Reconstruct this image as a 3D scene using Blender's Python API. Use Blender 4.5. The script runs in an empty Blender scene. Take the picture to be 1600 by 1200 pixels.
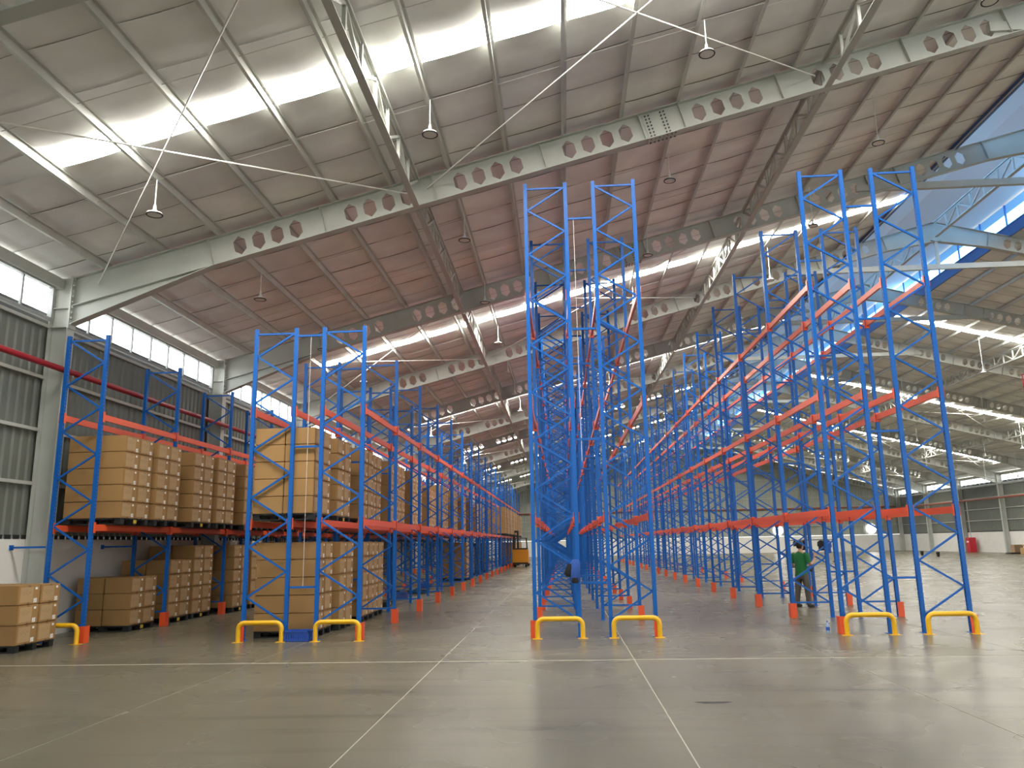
import bpy, math, random
from mathutils import Vector, Matrix
random.seed(7)
S = bpy.context.scene
COL = S.collection
# ------------------------------------------------------------------ camera, sky, exposure
CAM_H = 1.7609
def make_camera():
    yaw, pit, rol = math.radians(-3.486), math.radians(11.583), math.radians(-1.093)
    f = Vector((math.sin(yaw)*math.cos(pit), math.cos(yaw)*math.cos(pit), math.sin(pit)))
    r = Vector((math.cos(yaw), -math.sin(yaw), 0)); u = r.cross(f)
    r2 = math.cos(rol)*r + math.sin(rol)*u; u2 = -math.sin(rol)*r + math.cos(rol)*u
    cd = bpy.data.cameras.new('camera'); cd.sensor_width = 36; cd.lens = 36*1217.4/1600
    cd.clip_end = 500; cd.clip_start = .05
    c = bpy.data.objects.new('camera', cd); COL.objects.link(c)
    m = Matrix((r2, u2, -f)).transposed().to_4x4(); m.translation = (0, 0, CAM_H)
    c.matrix_world = m; S.camera = c
make_camera()
W = bpy.data.worlds.new('sky'); S.world = W; W.use_nodes = True
bg = W.node_tree.nodes['Background']; bg.inputs[0].default_value = (1, .985, .95, 1); bg.inputs[1].default_value = 7.0
SKY_LIT = 40.0                      # brightness of the translucent roof sheets
S.view_settings.view_transform = 'Standard'; S.view_settings.look = 'None'
S.view_settings.gamma = 1; S.view_settings.use_curve_mapping = False
S.view_settings.exposure = 0.7
S.cycles.max_bounces = 10; S.cycles.diffuse_bounces = 6; S.cycles.transparent_max_bounces = 16
S.cycles.sample_clamp_indirect = 6
# ------------------------------------------------------------------ materials
def mat(name, col, rough=.5, metal=0, var=.0, scale=6, bump=0, bscale=40, emit=None, spec=.5, coat=0):
    m = bpy.data.materials.new(name); m.use_nodes = True; nt = m.node_tree; b = nt.nodes['Principled BSDF']
    b.inputs['Base Color'].default_value = (*col, 1); b.inputs['Roughness'].default_value = rough
    b.inputs['Metallic'].default_value = metal; b.inputs['Specular IOR Level'].default_value = spec
    b.inputs['Coat Weight'].default_value = coat
    if emit: b.inputs['Emission Color'].default_value = (*emit[0], 1); b.inputs['Emission Strength'].default_value = emit[1]
    if var or bump:
        g = nt.nodes.new('ShaderNodeNewGeometry')
        if var:
            n = nt.nodes.new('ShaderNodeTexNoise'); n.inputs['Scale'].default_value = scale; n.inputs['Detail'].default_value = 5
            nt.links.new(g.outputs['Position'], n.inputs['Vector'])
            r = nt.nodes.new('ShaderNodeMapRange'); r.inputs[1].default_value = .3; r.inputs[2].default_value = .7
            r.inputs[3].default_value = 1-var; r.inputs[4].default_value = 1+var
            nt.links.new(n.outputs['Fac'], r.inputs[0])
            x = nt.nodes.new('ShaderNodeVectorMath'); x.operation = 'SCALE'; x.inputs[0].default_value = col
            nt.links.new(r.outputs[0], x.inputs['Scale']); nt.links.new(x.outputs[0], b.inputs['Base Color'])
        if bump:
            n2 = nt.nodes.new('ShaderNodeTexNoise'); n2.inputs['Scale'].default_value = bscale; n2.inputs['Detail'].default_value = 3
            nt.links.new(g.outputs['Position'], n2.inputs['Vector'])
            bp = nt.nodes.new('ShaderNodeBump'); bp.inputs['Strength'].default_value = bump; bp.inputs['Distance'].default_value = .02
            nt.links.new(n2.outputs['Fac'], bp.inputs['Height']); nt.links.new(bp.outputs[0], b.inputs['Normal'])
    return m
def math_node(nt, op, a, b=None):
    n = nt.nodes.new('ShaderNodeMath'); n.operation = op
    for i, v in enumerate((a, b)):
        if v is None: continue
        if isinstance(v, (int, float)): n.inputs[i].default_value = v
        else: nt.links.new(v, n.inputs[i])
    return n.outputs[0]
def floor_material():
    m = mat('polished_concrete', (.36, .335, .285), .2); nt = m.node_tree; b = nt.nodes['Principled BSDF']
    g = nt.nodes.new('ShaderNodeNewGeometry'); P = g.outputs['Position']
    def noise(scale, det, vec=None, rough=.5):
        n = nt.nodes.new('ShaderNodeTexNoise'); n.inputs['Scale'].default_value = scale; n.inputs['Detail'].default_value = det
        n.inputs['Roughness'].default_value = rough; nt.links.new(vec or P, n.inputs['Vector']); return n.outputs['Fac']
    def mapped(rot, sc):
        mp = nt.nodes.new('ShaderNodeMapping'); mp.inputs['Rotation'].default_value = (0, 0, rot); mp.inputs['Scale'].default_value = sc
        nt.links.new(P, mp.inputs['Vector']); return mp.outputs[0]
    def rng(v, a, b_, c, d):
        r = nt.nodes.new('ShaderNodeMapRange'); nt.links.new(v, r.inputs[0])
        for i, q in enumerate((a, b_, c, d)): r.inputs[i+1].default_value = q
        return r.outputs[0]
    big = rng(noise(.35, 2), .3, .7, .86, 1.12)
    fine = rng(noise(2.5, 2), .3, .7, .985, 1.015)
    tyre = rng(noise(1, 3, mapped(.75, (.22, 1.9, 1)), .5), .55, .74, 1, .74)      # swept tyre streaks
    tyre2 = rng(noise(1, 2, mapped(-.35, (.16, 1.5, 1)), .5), .58, .75, 1, .82)
    k = math_node(nt, 'MULTIPLY', math_node(nt, 'MULTIPLY', big, fine), math_node(nt, 'MULTIPLY', tyre, tyre2))
    sc = nt.nodes.new('ShaderNodeVectorMath'); sc.operation = 'SCALE'; sc.inputs[0].default_value = (.142, .128, .09)
    nt.links.new(k, sc.inputs['Scale']); nt.links.new(sc.outputs[0], b.inputs['Base Color'])
    nt.links.new(rng(noise(.6, 2), .3, .7, .25, .29), b.inputs['Roughness'])
    b.inputs['Specular IOR Level'].default_value = .1
    return m
def carton_material():
    m = mat('brown_cardboard', (.32, .178, .062), .75); nt = m.node_tree; b = nt.nodes['Principled BSDF']
    uv = nt.nodes.new('ShaderNodeUVMap'); uv.uv_map = 'UVMap'
    sp = nt.nodes.new('ShaderNodeSeparateXYZ'); nt.links.new(uv.outputs[0], sp.inputs[0]); u, v = sp.outputs[0], sp.outputs[1]
    def win(u0, u1, v0, v1):
        a = math_node(nt, 'MULTIPLY', math_node(nt, 'GREATER_THAN', u, u0), math_node(nt, 'LESS_THAN', u, u1))
        c = math_node(nt, 'MULTIPLY', math_node(nt, 'GREATER_THAN', v, v0), math_node(nt, 'LESS_THAN', v, v1))
        return math_node(nt, 'MULTIPLY', a, c)
    oi = nt.nodes.new('ShaderNodeObjectInfo')
    g = nt.nodes.new('ShaderNodeNewGeometry'); n = nt.nodes.new('ShaderNodeTexNoise'); n.inputs['Scale'].default_value = 1.7
    nt.links.new(g.outputs['Position'], n.inputs['Vector'])
    t = math_node(nt, 'ADD', math_node(nt, 'MULTIPLY', oi.outputs['Random'], .16), math_node(nt, 'ADD', math_node(nt, 'MULTIPLY', n.outputs['Fac'], .3), .77))
    base = nt.nodes.new('ShaderNodeVectorMath'); base.operation = 'SCALE'; base.inputs[0].default_value = (.32, .178, .062); nt.links.new(t, base.inputs['Scale'])
    cur = base.outputs[0]
    def layer(mask, col, fac=1.0):
        nonlocal cur
        mx = nt.nodes.new('ShaderNodeMix'); mx.data_type = 'RGBA'
        nt.links.new(math_node(nt, 'MULTIPLY', mask, fac), mx.inputs['Factor']); nt.links.new(cur, mx.inputs['A'])
        mx.inputs['B'].default_value = (*col, 1); cur = mx.outputs['Result']
    layer(win(.1, .68, .12, .9), (.5, .36, .2), .55)                         # lighter printed panel
    w = nt.nodes.new('ShaderNodeTexNoise'); w.inputs['Scale'].default_value = 1; mp = nt.nodes.new('ShaderNodeMapping')
    mp.inputs['Scale'].default_value = (26, 12, 1); nt.links.new(uv.outputs[0], mp.inputs[0]); nt.links.new(mp.outputs[0], w.inputs['Vector'])
    layer(math_node(nt, 'MULTIPLY', win(.14, .6, .5, .72), math_node(nt, 'GREATER_THAN', w.outputs['Fac'], .55)), (.27, .16, .08), .6)
    layer(math_node(nt, 'ADD', win(.44, .54, .9, 1.0), win(.44, .54, 0, .1)), (.16, .09, .05), .8)  # flap tabs
    layer(math_node(nt, 'ADD', win(.76, .87, .76, .88), win(.72, .88, .08, .3)), (.78, .77, .72))    # white stickers
    layer(math_node(nt, 'MULTIPLY', win(.75, .86, .11, .27), math_node(nt, 'GREATER_THAN', w.outputs['Fac'], .52)), (.2, .2, .2), .8)
    nt.links.new(cur, b.inputs['Base Color'])
    return m
def roof_material():
    m = mat('roof_foil_lining', (.7, .66, .6), .55, .04, spec=.12); nt = m.node_tree; b = nt.nodes['Principled BSDF']
    tc = nt.nodes.new('ShaderNodeNewGeometry')
    def noise(s, mapsc, det=4):
        mp = nt.nodes.new('ShaderNodeMapping'); mp.inputs['Scale'].default_value = mapsc; nt.links.new(tc.outputs['Position'], mp.inputs[0])
        n = nt.nodes.new('ShaderNodeTexNoise'); n.inputs['Scale'].default_value = s; n.inputs['Detail'].default_value = det
        nt.links.new(mp.outputs[0], n.inputs['Vector']); return n.outputs['Fac']
    r = nt.nodes.new('ShaderNodeMapRange'); nt.links.new(noise(.8, (1, 1, 1)), r.inputs[0])
    for i, q in enumerate((.3, .7, .88, 1.1)): r.inputs[i+1].default_value = q
    sc = nt.nodes.new('ShaderNodeVectorMath'); sc.operation = 'SCALE'; sc.inputs[0].default_value = (.84, .85, .835)
    nt.links.new(r.outputs[0], sc.inputs['Scale']); nt.links.new(sc.outputs[0], b.inputs['Base Color'])
    bp = nt.nodes.new('ShaderNodeBump'); bp.inputs['Strength'].default_value = .2; bp.inputs['Distance'].default_value = .06
    nt.links.new(noise(1, (.7, 2.6, 1), 3), bp.inputs['Height']); nt.links.new(bp.outputs[0], b.inputs['Normal'])
    return m
def post_material():                                                        # blue paint with the rows of slots of a rack post
    m = mat('blue_rack_post', (.004, .1, .4), .4, spec=.3); nt = m.node_tree; b = nt.nodes['Principled BSDF']
    tc = nt.nodes.new('ShaderNodeTexCoord'); sp = nt.nodes.new('ShaderNodeSeparateXYZ'); nt.links.new(tc.outputs['Object'], sp.inputs[0])
    nm = nt.nodes.new('ShaderNodeSeparateXYZ'); nt.links.new(tc.outputs['Normal'], nm.inputs[0])
    fz = math_node(nt, 'FRACT', math_node(nt, 'DIVIDE', sp.outputs[2], .076))
    slot = math_node(nt, 'MULTIPLY', math_node(nt, 'GREATER_THAN', fz, .25), math_node(nt, 'LESS_THAN', fz, .72))
    ay = math_node(nt, 'ABSOLUTE', sp.outputs[1])
    slot = math_node(nt, 'MULTIPLY', slot, math_node(nt, 'MULTIPLY', math_node(nt, 'GREATER_THAN', ay, .012), math_node(nt, 'LESS_THAN', ay, .027)))
    slot = math_node(nt, 'MULTIPLY', slot, math_node(nt, 'GREATER_THAN', math_node(nt, 'ABSOLUTE', nm.outputs[0]), .7))
    mx = nt.nodes.new('ShaderNodeMix'); mx.data_type = 'RGBA'; nt.links.new(slot, mx.inputs['Factor'])
    mx.inputs['A'].default_value = (.004, .1, .4, 1); mx.inputs['B'].default_value = (.004, .01, .03, 1)
    nt.links.new(mx.outputs['Result'], b.inputs['Base Color'])
    return m
def glass_material(name, col, gloss=.06):
    m = bpy.data.materials.new(name); m.use_nodes = True; nt = m.node_tree; nt.nodes.clear()
    o = nt.nodes.new('ShaderNodeOutputMaterial'); t = nt.nodes.new('ShaderNodeBsdfTransparent'); t.inputs[0].default_value = (*col, 1)
    g = nt.nodes.new('ShaderNodeBsdfGlossy'); g.inputs['Roughness'].default_value = .05
    x = nt.nodes.new('ShaderNodeMixShader'); x.inputs[0].default_value = gloss
    nt.links.new(t.outputs[0], x.inputs[1]); nt.links.new(g.outputs[0], x.inputs[2]); nt.links.new(x.outputs[0], o.inputs[0])
    return m
def emission(name, col, s):
    m = bpy.data.materials.new(name); m.use_nodes = True; nt = m.node_tree; nt.nodes.clear()
    o = nt.nodes.new('ShaderNodeOutputMaterial'); e = nt.nodes.new('ShaderNodeEmission'); e.inputs[0].default_value = (*col, 1); e.inputs[1].default_value = s
    nt.links.new(e.outputs[0], o.inputs[0]); return m
M = dict(
    floor=floor_material(), joint=mat('joint_sealant', (.4, .375, .3), .6),
    carton=carton_material(), roof=roof_material(), post=post_material(),
    blue=mat('blue_rack_paint', (.004, .1, .4), .4, spec=.3), orange=mat('orange_beam_paint', (.74, .1, .03), .36),
    guard=mat('orange_protector', (.72, .085, .02), .4), yellow=mat('yellow_guard_paint', (.78, .43, .012), .32),
    steel=mat('grey_painted_steel', (.45, .46, .42), .45, var=.06, scale=1.5), purlin=mat('galvanised_purlin', (.55, .56, .52), .42, .3, var=.08, scale=2),
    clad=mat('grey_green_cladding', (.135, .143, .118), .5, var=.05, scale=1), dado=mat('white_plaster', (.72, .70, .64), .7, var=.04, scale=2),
    girt=mat('girt_steel', (.42, .42, .38), .45), red=mat('red_pipe_paint', (.3, .01, .016), .35), rustpipe=mat('brown_pipe_paint', (.28, .08, .05), .5),
    white=mat('grey_window_frame', (.3, .31, .31), .4), glass=glass_material('window_glass', (.93, .96, .97)),
    blueglass=glass_material('blue_tinted_glazing', (.46, .73, 1.0), .08), bluesteel=mat('blue_vent_flashing', (.06, .16, .42), .45),
    monitor=mat('ridge_vent_lining', (.78, .8, .82), .55), skylight=emission('backlit_roof_sheet', (1, .965, .88), SKY_LIT),
    rod=mat('bright_brace_rod', (.75, .74, .7), .35, .3), black=mat('black_plastic', (.012, .013, .014), .45), pallet=mat('black_pallet_plastic', (.013, .017, .018), .5),
    lampwhite=mat('lamp_housing', (.72, .72, .7), .35), lens=mat('lamp_lens', (.75, .73, .67), .35), blocky=mat('yellow_block', (.62, .42, .03), .5),
    crate=mat('blue_crate_plastic', (.02, .075, .36), .4), cab=mat('red_cabinet_paint', (.5, .015, .03), .35), truck=mat('amber_truck_paint', (.75, .3, .008), .35),
    rubber=mat('black_rubber', (.012, .012, .012), .8), shirt=mat('green_cotton', (.012, .14, .04), .9, bump=.2, bscale=30), trousers=mat('grey_trousers', (.085, .075, .065), .9),
    skin=mat('skin', (.5, .28, .19), .55), hair=mat('black_hair', (.008, .007, .007), .5), bottle=mat('clear_bottle', (.32, .45, .62), .2), cap=mat('blue_cap', (.02, .1, .5), .4),
    denim=mat('blue_jacket_cloth', (.03, .09, .36), .9, bump=.3, bscale=25), dark=mat('black_cloth', (.012, .012, .016), .95), wood=mat('raw_timber', (.42, .25, .11), .75, var=.15, scale=4),
    ladder=mat('ladder_brown', (.3, .2, .11), .6), wrap=mat('dark_stretch_wrap', (.05, .05, .06), .35), ground=mat('outside_concrete', (.5, .5, .48), .9), fan=emission('fan_opening_daylight', (1, 1, 1), 6),
    boltdark=mat('dark_bolt', (.07, .07, .065), .5),
    gutter=mat('weathered_gutter', (.08, .08, .085), .7),
    gable=mat('lit_gable_cladding', (.3, .315, .265), .5, var=.04, scale=1),  # same sheet as the side walls, colour lightened to look better lit
    stain=mat('dark_floor_stain', (.02, .019, .017), .7), shoe=mat('dark_shoe', (.03, .028, .026), .7), label=mat('white_sticker', (.8, .8, .78), .6),
)
# ------------------------------------------------------------------ mesh helpers
class MB:
    def __init__(s): s.v = []; s.f = []
    def add(s, vs, fs):
        o = len(s.v); s.v += [tuple(x) for x in vs]; s.f += [tuple(i+o for i in f) for f in fs]; return s
    def box(s, x0, x1, y0, y1, z0, z1, m=None):
        vs = [Vector((x, y, z)) for z in (z0, z1) for y in (y0, y1) for x in (x0, x1)]
        if m is not None: vs = [m @ q for q in vs]
        return s.add(vs, [(0, 2, 3, 1), (4, 5, 7, 6), (0, 1, 5, 4), (2, 6, 7, 3), (0, 4, 6, 2), (1, 3, 7, 5)])
    def bar(s, p, q, w, h, up=(0, 0, 1)):
        p, q = Vector(p), Vector(q); d = q-p; L = d.length; d.normalize(); up = Vector(up)
        if abs(d.dot(up)) > .99: up = Vector((1, 0, 0))
        r = d.cross(up).normalized(); u = r.cross(d)
        m = Matrix((r, d, u)).transposed().to_4x4(); m.translation = p
        return s.box(-w/2, w/2, 0, L, -h/2, h/2, m)
    def tube(s, pts, r, n=8, caps=True, radii=None):
        pts = [Vector(p) for p in pts]; rings = []; k = len(pts); prev = None
        for i, p in enumerate(pts):
            t = (pts[min(i+1, k-1)]-pts[max(i-1, 0)]).normalized()
            if prev is None:
                a = Vector((0, 0, 1)) if abs(t.z) < .9 else Vector((1, 0, 0)); x = t.cross(a).normalized()
            else: x = (prev-t*prev.dot(t)).normalized()
            prev = x; y = t.cross(x); rr = radii[i] if radii else r
            rings.append([p+rr*(math.cos(2*math.pi*j/n)*x+math.sin(2*math.pi*j/n)*y) for j in range(n)])
        vs = [v for R in rings for v in R]
        fs = [(i*n+j, i*n+(j+1) % n, (i+1)*n+(j+1) % n, (i+1)*n+j) for i in range(k-1) for j in range(n)]
        if caps: fs += [tuple(range(n-1, -1, -1)), tuple((k-1)*n+j for j in range(n))]
        return s.add(vs, fs)
    def lathe(s, prof, n=16, m=None):
        vs = [Vector((r*math.cos(2*math.pi*j/n), r*math.sin(2*math.pi*j/n), z)) for r, z in prof for j in range(n)]
        if m is not None: vs = [m @ q for q in vs]
        k = len(prof)
        fs = [(i*n+j, i*n+(j+1) % n, (i+1)*n+(j+1) % n, (i+1)*n+j) for i in range(k-1) for j in range(n)]
        fs += [tuple(range(n-1, -1, -1)), tuple((k-1)*n+j for j in range(n))]
        return s.add(vs, fs)
    def prism(s, poly, y0, y1):                                             # polygon in XZ pushed along Y
        n = len(poly); vs = [(x, y0, z) for x, z in poly]+[(x, y1, z) for x, z in poly]
        return s.add(vs, [tuple(range(n)), tuple(range(2*n-1, n-1, -1))]+[(i, i+n, (i+1) % n+n, (i+1) % n) for i in range(n)])
    def mesh(s, name, material, smooth=False, bevel=0):
        me = bpy.data.meshes.new(name); me.from_pydata(s.v, [], s.f); me.materials.append(material)
        import bmesh
        bm = bmesh.new(); bm.from_mesh(me)
        if bevel: bmesh.ops.bevel(bm, geom=bm.edges[:], offset=bevel, segments=2, affect='EDGES')
        bmesh.ops.recalc_face_normals(bm, faces=bm.faces); bm.to_mesh(me); bm.free()
        if smooth:
            for p in me.polygons: p.use_smooth = True
            try: me.set_sharp_from_angle(angle=math.radians(40))
            except Exception: pass
        me.update(); return me
def ob(name, me, parent=None, loc=(0, 0, 0), rz=0, scale=None, label=None, cat=None, group=None, kind=None):
    o = bpy.data.objects.new(name, me); COL.objects.link(o); o.location = loc
    if rz: o.rotation_euler = (0, 0, rz)
    if scale: o.scale = scale
    if parent: o.parent = parent
    for k, v in (('label', label), ('category', cat), ('group', group), ('kind', kind)):
        if v: o[k] = v
    return o
def box_ob(name, b, material, parent=None, bevel=0, **k):                   # a box with its origin at its base centre
    x0, x1, y0, y1, z0, z1 = b; cx, cy = (x0+x1)/2, (y0+y1)/2
    me = MB().box(x0-cx, x1-cx, y0-cy, y1-cy, 0, z1-z0).mesh(name, material, bevel=bevel)
    return ob(name, me, parent, (cx, cy, z0), **k)
ORD = ['first', 'second', 'third', 'fourth', 'fifth', 'sixth', 'seventh', 'eighth', 'ninth', 'tenth', 'eleventh', 'twelfth', 'thirteenth', 'fourteenth', 'fifteenth', 'sixteenth', 'seventeenth', 'eighteenth', 'nineteenth', 'twentieth']
ORD += ['twenty-'+w for w in ORD[:9]]+['thirtieth']+['thirty-'+w for w in ORD[:9]]
# ------------------------------------------------------------------ building dimensions (metres)
XL, XR, RIDGE = -10.74, 42.74, 16.0         # inner faces of the columns, ridge line
SL, ZT0 = .2605, 10.56                      # roof slope, height of beam tops at X = 0
WXL, WXR = -11.2, 43.2                      # inner wall faces
YF, YB = -8.0, 104.45                       # near wall, far wall
BAYS = 13
def ztop(x): return ZT0+SL*(x if x <= RIDGE else 2*RIDGE-x)
def mir(x): return 2*RIDGE-x
OPEN0 = 13.0                                # edge of the ridge vent opening
# ------------------------------------------------------------------ floor: slabs between sealed joints
floor = box_ob('floor', (WXL-.3, WXR+.3, YF-.3, YB+.3, -.12, -.004), M['joint'], label='pale beige polished concrete floor of the hall', cat='floor', kind='structure')
xs = [WXL-.25]+[1.02+2.98*k for k in range(-4, 15) if WXL < 1.02+2.98*k < WXR]+[WXR+.25]
ys = [YF-.25, 12.56, 30.5, 48.5, 66.5, 84.5, YB+.25]
slab_cache = {}
for i in range(len(xs)-1):
    for j in range(len(ys)-1):
        sx, sy = round(xs[i+1]-xs[i]-.017, 3), round(ys[j+1]-ys[j]-(.08 if j < 2 else .03), 3)
        if (sx, sy) not in slab_cache: slab_cache[sx, sy] = MB().box(-sx/2, sx/2, -sy/2, sy/2, 0, .104).mesh('floor_slab', M['floor'])
        o = ob('floor_slab', slab_cache[sx, sy], floor, ((xs[i]+xs[i+1])/2-floor.location.x, (ys[j]+ys[j+1])/2-floor.location.y, .016))
st = MB(); st.add([(.19*math.cos(t)*(1+.25*math.sin(3*t)), .07*math.sin(t)*(1+.3*math.cos(2*t)), .002) for t in [k*math.pi/9 for k in range(18)]], [tuple(range(18))])
ob('floor_stain', st.mesh('floor_stain', M['stain']), None, (1.6, 9.26, 0), label='dark wet stain on the polished concrete in the open foreground', cat='stain')
ob('exterior_ground', MB().box(-160, 190, -160, 260, -.4, -.3).mesh('exterior_ground', M['ground']), label='pale yard outside the hall', cat='ground', kind='structure')
# ------------------------------------------------------------------ walls
def rib_profile(w, pitch=.25, dep=.035):
    p = []; n = round(w/pitch)
    for k in range(n):
        a = k*pitch
        p += [(a, 0), (a+.09, 0), (a+.125, dep), (a+.215, dep)]
    return p+[(w, 0)]
def sheet_mesh(h, w=1.0, mt='clad'):                                                   # ribbed sheet in YZ, ribs towards -X
    pr = rib_profile(w); n = len(pr); vs = [(-d, a, z) for z in (0, h) for a, d in pr]
    return MB().add(vs, [(i, i+1, n+i+1, n+i) for i in range(n-1)]).mesh('cladding_sheet', M[mt])
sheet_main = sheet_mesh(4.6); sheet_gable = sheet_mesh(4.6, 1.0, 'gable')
def side_wall(name, xin, sg, lab):                                          # sg = +1: the room lies towards +X
    L = YB-YF; cy = (YB+YF)/2
    w = ob(name, MB().box(-.12 if sg > 0 else 0, 0 if sg > 0 else .12, -L/2, L/2, 0, 2.05).mesh(name, M['dado']), None, (xin, cy, 0), label=lab, cat='wall', kind='structure')
    k = 0; y = YF
    while y < YB:
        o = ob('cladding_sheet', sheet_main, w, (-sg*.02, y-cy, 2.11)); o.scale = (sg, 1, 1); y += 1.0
    cl = MB(); q = YF                                                        # foam closures under the valleys leave the ribs open to daylight
    while q < YB: cl.box(-.03, .02, q-cy, q-cy+.19, 2.04, 2.13); q += .25
    o = ob('foam_closure', cl.mesh('foam_closure', M['rubber']), w, (-sg*.02, 0, 0)); o['kind'] = 'stuff'
    g = MB().box(-.03, .03, -3.85, 3.85, -.035, .035).add([], []).mesh('girt', M['girt'])
    for b in range(-1, BAYS):
        for z in (3.2, 4.34, 5.48, 6.62): ob('girt', g, w, (sg*.05, 8*b+4-cy, z))
    hd = MB().box(-.05, .12, -L/2, L/2, 7.52, 7.75) if sg > 0 else MB().box(-.12, .05, -L/2, L/2, 7.52, 7.75)
    ob('eave_beam', hd.mesh('eave_beam', M['steel']), w, (sg*.1, 0, 0))
    gt = MB().box(-.5, -.2, -L/2, L/2, 6.75, 7.02) if sg > 0 else MB().box(.2, .5, -L/2, L/2, 6.75, 7.02)
    ob('gutter', gt.mesh('gutter', M['gutter']), w)
    return w
wl = side_wall('wall_left', WXL, 1, 'grey ribbed wall above a white base behind the loaded wall rack')
wr = side_wall('wall_right', WXR, -1, 'grey ribbed wall above a white base beyond the empty floor')
pane = MB().box(-.004, .004, -.44, .44, .05, .74).mesh('pane', M['glass'])
mul = MB().box(-.025, .025, -.024, .024, 0, .8).mesh('mullion', M['white'])
wfr = MB().box(-.05, .05, -3.78, 3.78, 0, .06).box(-.05, .05, -3.78, 3.78, .74, .8).box(-.05, .05, -3.81, -3.75, 0, .8).box(-.05, .05, 3.75, 3.81, 0, .8).mesh('window_frame', M['white'])
n = 0
for sg, x, side in ((1, WXL+.1, 'left'), (-1, WXR-.1, 'right')):
    for b in range(-1, BAYS):
        n += 1
        w = ob('window_%d' % n, wfr, None, (x, 8*b+4, 6.74), label='high strip window, %s bay along the %s wall' % (ORD[b+1], side), cat='window', kind='structure')
        for q in range(8): ob('pane', pane, w, (0, -3.29+.94*q, 0))
        for q in range(1, 8): ob('mullion', mul, w, (0, -3.76+.94*q, 0))
def end_wall(name, y, sg, lab):                                             # sg=-1: room lies towards -Y
    w = ob(name, MB().box(WXL-.1, WXR+.1, 0, .12, 0, 2.05).mesh(name, M['dado']), None, (0, y if sg < 0 else y-.12, 0), label=lab, cat='wall', kind='structure')
    x = WXL
    while x < WXR+.01:
        h = ztop(min(x, mir(x)) if x < RIDGE else mir(x+1))+.2-2.1; h = min(h, ztop(OPEN0)+1.2-2.1) if OPEN0 < x < mir(OPEN0) else h
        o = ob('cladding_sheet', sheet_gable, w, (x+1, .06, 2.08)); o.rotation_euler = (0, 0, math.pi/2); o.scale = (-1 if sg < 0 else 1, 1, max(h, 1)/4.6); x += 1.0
    ob('gable_backing', MB().prism([(WXL-.4, 2.06), (WXR+.4, 2.06), (WXR+.4, 7.6), (mir(OPEN0), 14.1), (mir(OPEN0), 15.2), (RIDGE, 16), (OPEN0, 15.2), (OPEN0, 14.1), (WXL-.4, 7.6)], .14, .2).mesh('gable_backing', M['clad']), w)
    for z in (3.3, 4.5, 5.7, 6.9, 8.1, 9.3, 10.5): 
        d = max(0, (z-7.6)/SL); ob('girt', MB().box(WXL+d, WXR-d, -.12, -.05, z-.04, z+.04).mesh('girt', M['girt']), w)
    return w
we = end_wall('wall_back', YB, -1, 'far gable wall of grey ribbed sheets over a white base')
wf = ob('wall_front', MB().prism([(WXL-.4, 7.4), (WXR+.4, 7.4), (WXR+.4, 7.9), (mir(OPEN0), 14.3), (mir(OPEN0), 15.2), (RIDGE, 16), (OPEN0, 15.2), (OPEN0, 14.3), (WXL-.4, 7.9)], YF-.2, YF).mesh('wall_front', M['clad']), None,
        label='gable wall behind the camera with a loading doorway added for light', cat='wall', kind='structure')
for a, b in ((WXL-.4, 20), (25, WXR+.4)): ob('pier', MB().box(a, b, YF-.2, YF, 0, 5.5).mesh('pier', M['dado']), wf)
for k, (a, b) in enumerate(((20, 25),)):  # unseen doorway, added so daylight enters from behind the camera
    ob('door_%d' % (k+1), MB().box(a, b, YF-.32, YF-.24, 4.95, 5.5).mesh('door', M['girt']), None, label='rolled up loading door added behind the camera to let in daylight', cat='door', kind='structure')
fill_window = ob('window_%d' % (n+1), MB().box(WXL, WXR, YF-.14, YF-.06, 5.5, 5.58).box(WXL, WXR, YF-.14, YF-.06, 7.32, 7.4).mesh('window_frame', M['white']), None, label='long strip window added high behind the camera to let in daylight', cat='window', kind='structure')  # unseen window, added to light the beam webs and ceiling
gpane = MB().box(-1.5, 1.5, -.005, .005, 0, 1.74).mesh('pane', M['glass']); gmul = MB().box(-.04, .04, -.04, .04, 0, 1.74).mesh('mullion', M['white'])
for k in range(18): ob('pane', gpane, fill_window, (WXL+1.5+3*k, YF-.1, 5.58)); ob('mullion', gmul, fill_window, (WXL+3*k, YF-.1, 5.58))
# ------------------------------------------------------------------ ceiling: lining panels, backlit strips, purlins
ceil_o = ob('ceiling', MB().box(WXL-.4, OPEN0, YF, YB, 0, .01).mesh('ceiling', M['roof']), None, label='pitched roof lined with foil panels over purlins', cat='ceiling', kind='structure')
def roof_sheet(x0, x1, w, sag, off, material, nm):
    m = MB(); px = [-10.05+1.29*k for k in range(-1, 19)]; st = sorted({x0, x1} | {p for p in px if x0 < p < x1} | {p+.645 for p in px if x0 < p+.645 < x1} | {p+.3 for p in px if x0 < p+.3 < x1} | {p+.99 for p in px if x0 < p+.99 < x1})
    ysub = [-w/2-.02, -w/2+.01, 0, w/2-.02, w/2]
    def zz(x, y):
        t = ((x+10.05) % 1.29)/1.29; a = math.sin(math.pi*t)
        return ZT0+SL*x+off-sag*a+(.012 if y > w/2-.01 else (-.012 if y < -w/2 else 0))
    ny = len(ysub); vs = [(x, y, zz(x, y)) for x in st for y in ysub]
    fs = [(i*ny+j, (i+1)*ny+j, (i+1)*ny+j+1, i*ny+j+1) for i in range(len(st)-1) for j in range(ny-1)]
    return m.add(vs, fs).mesh(nm, material, smooth=True)
PW = 15.4/14
def mirror_mesh(me):
    m = MB(); m.v = [(mir(v.co.x), v.co.y, v.co.z) for v in me.vertices]; m.f = [tuple(p.vertices) for p in me.polygons]
    return m.mesh(me.name, me.materials[0], smooth=True)
full = [roof_sheet(WXL-.4, OPEN0, PW, s, .18, M['roof'], 'roof_panel') for s in (.02, .024)]
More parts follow.
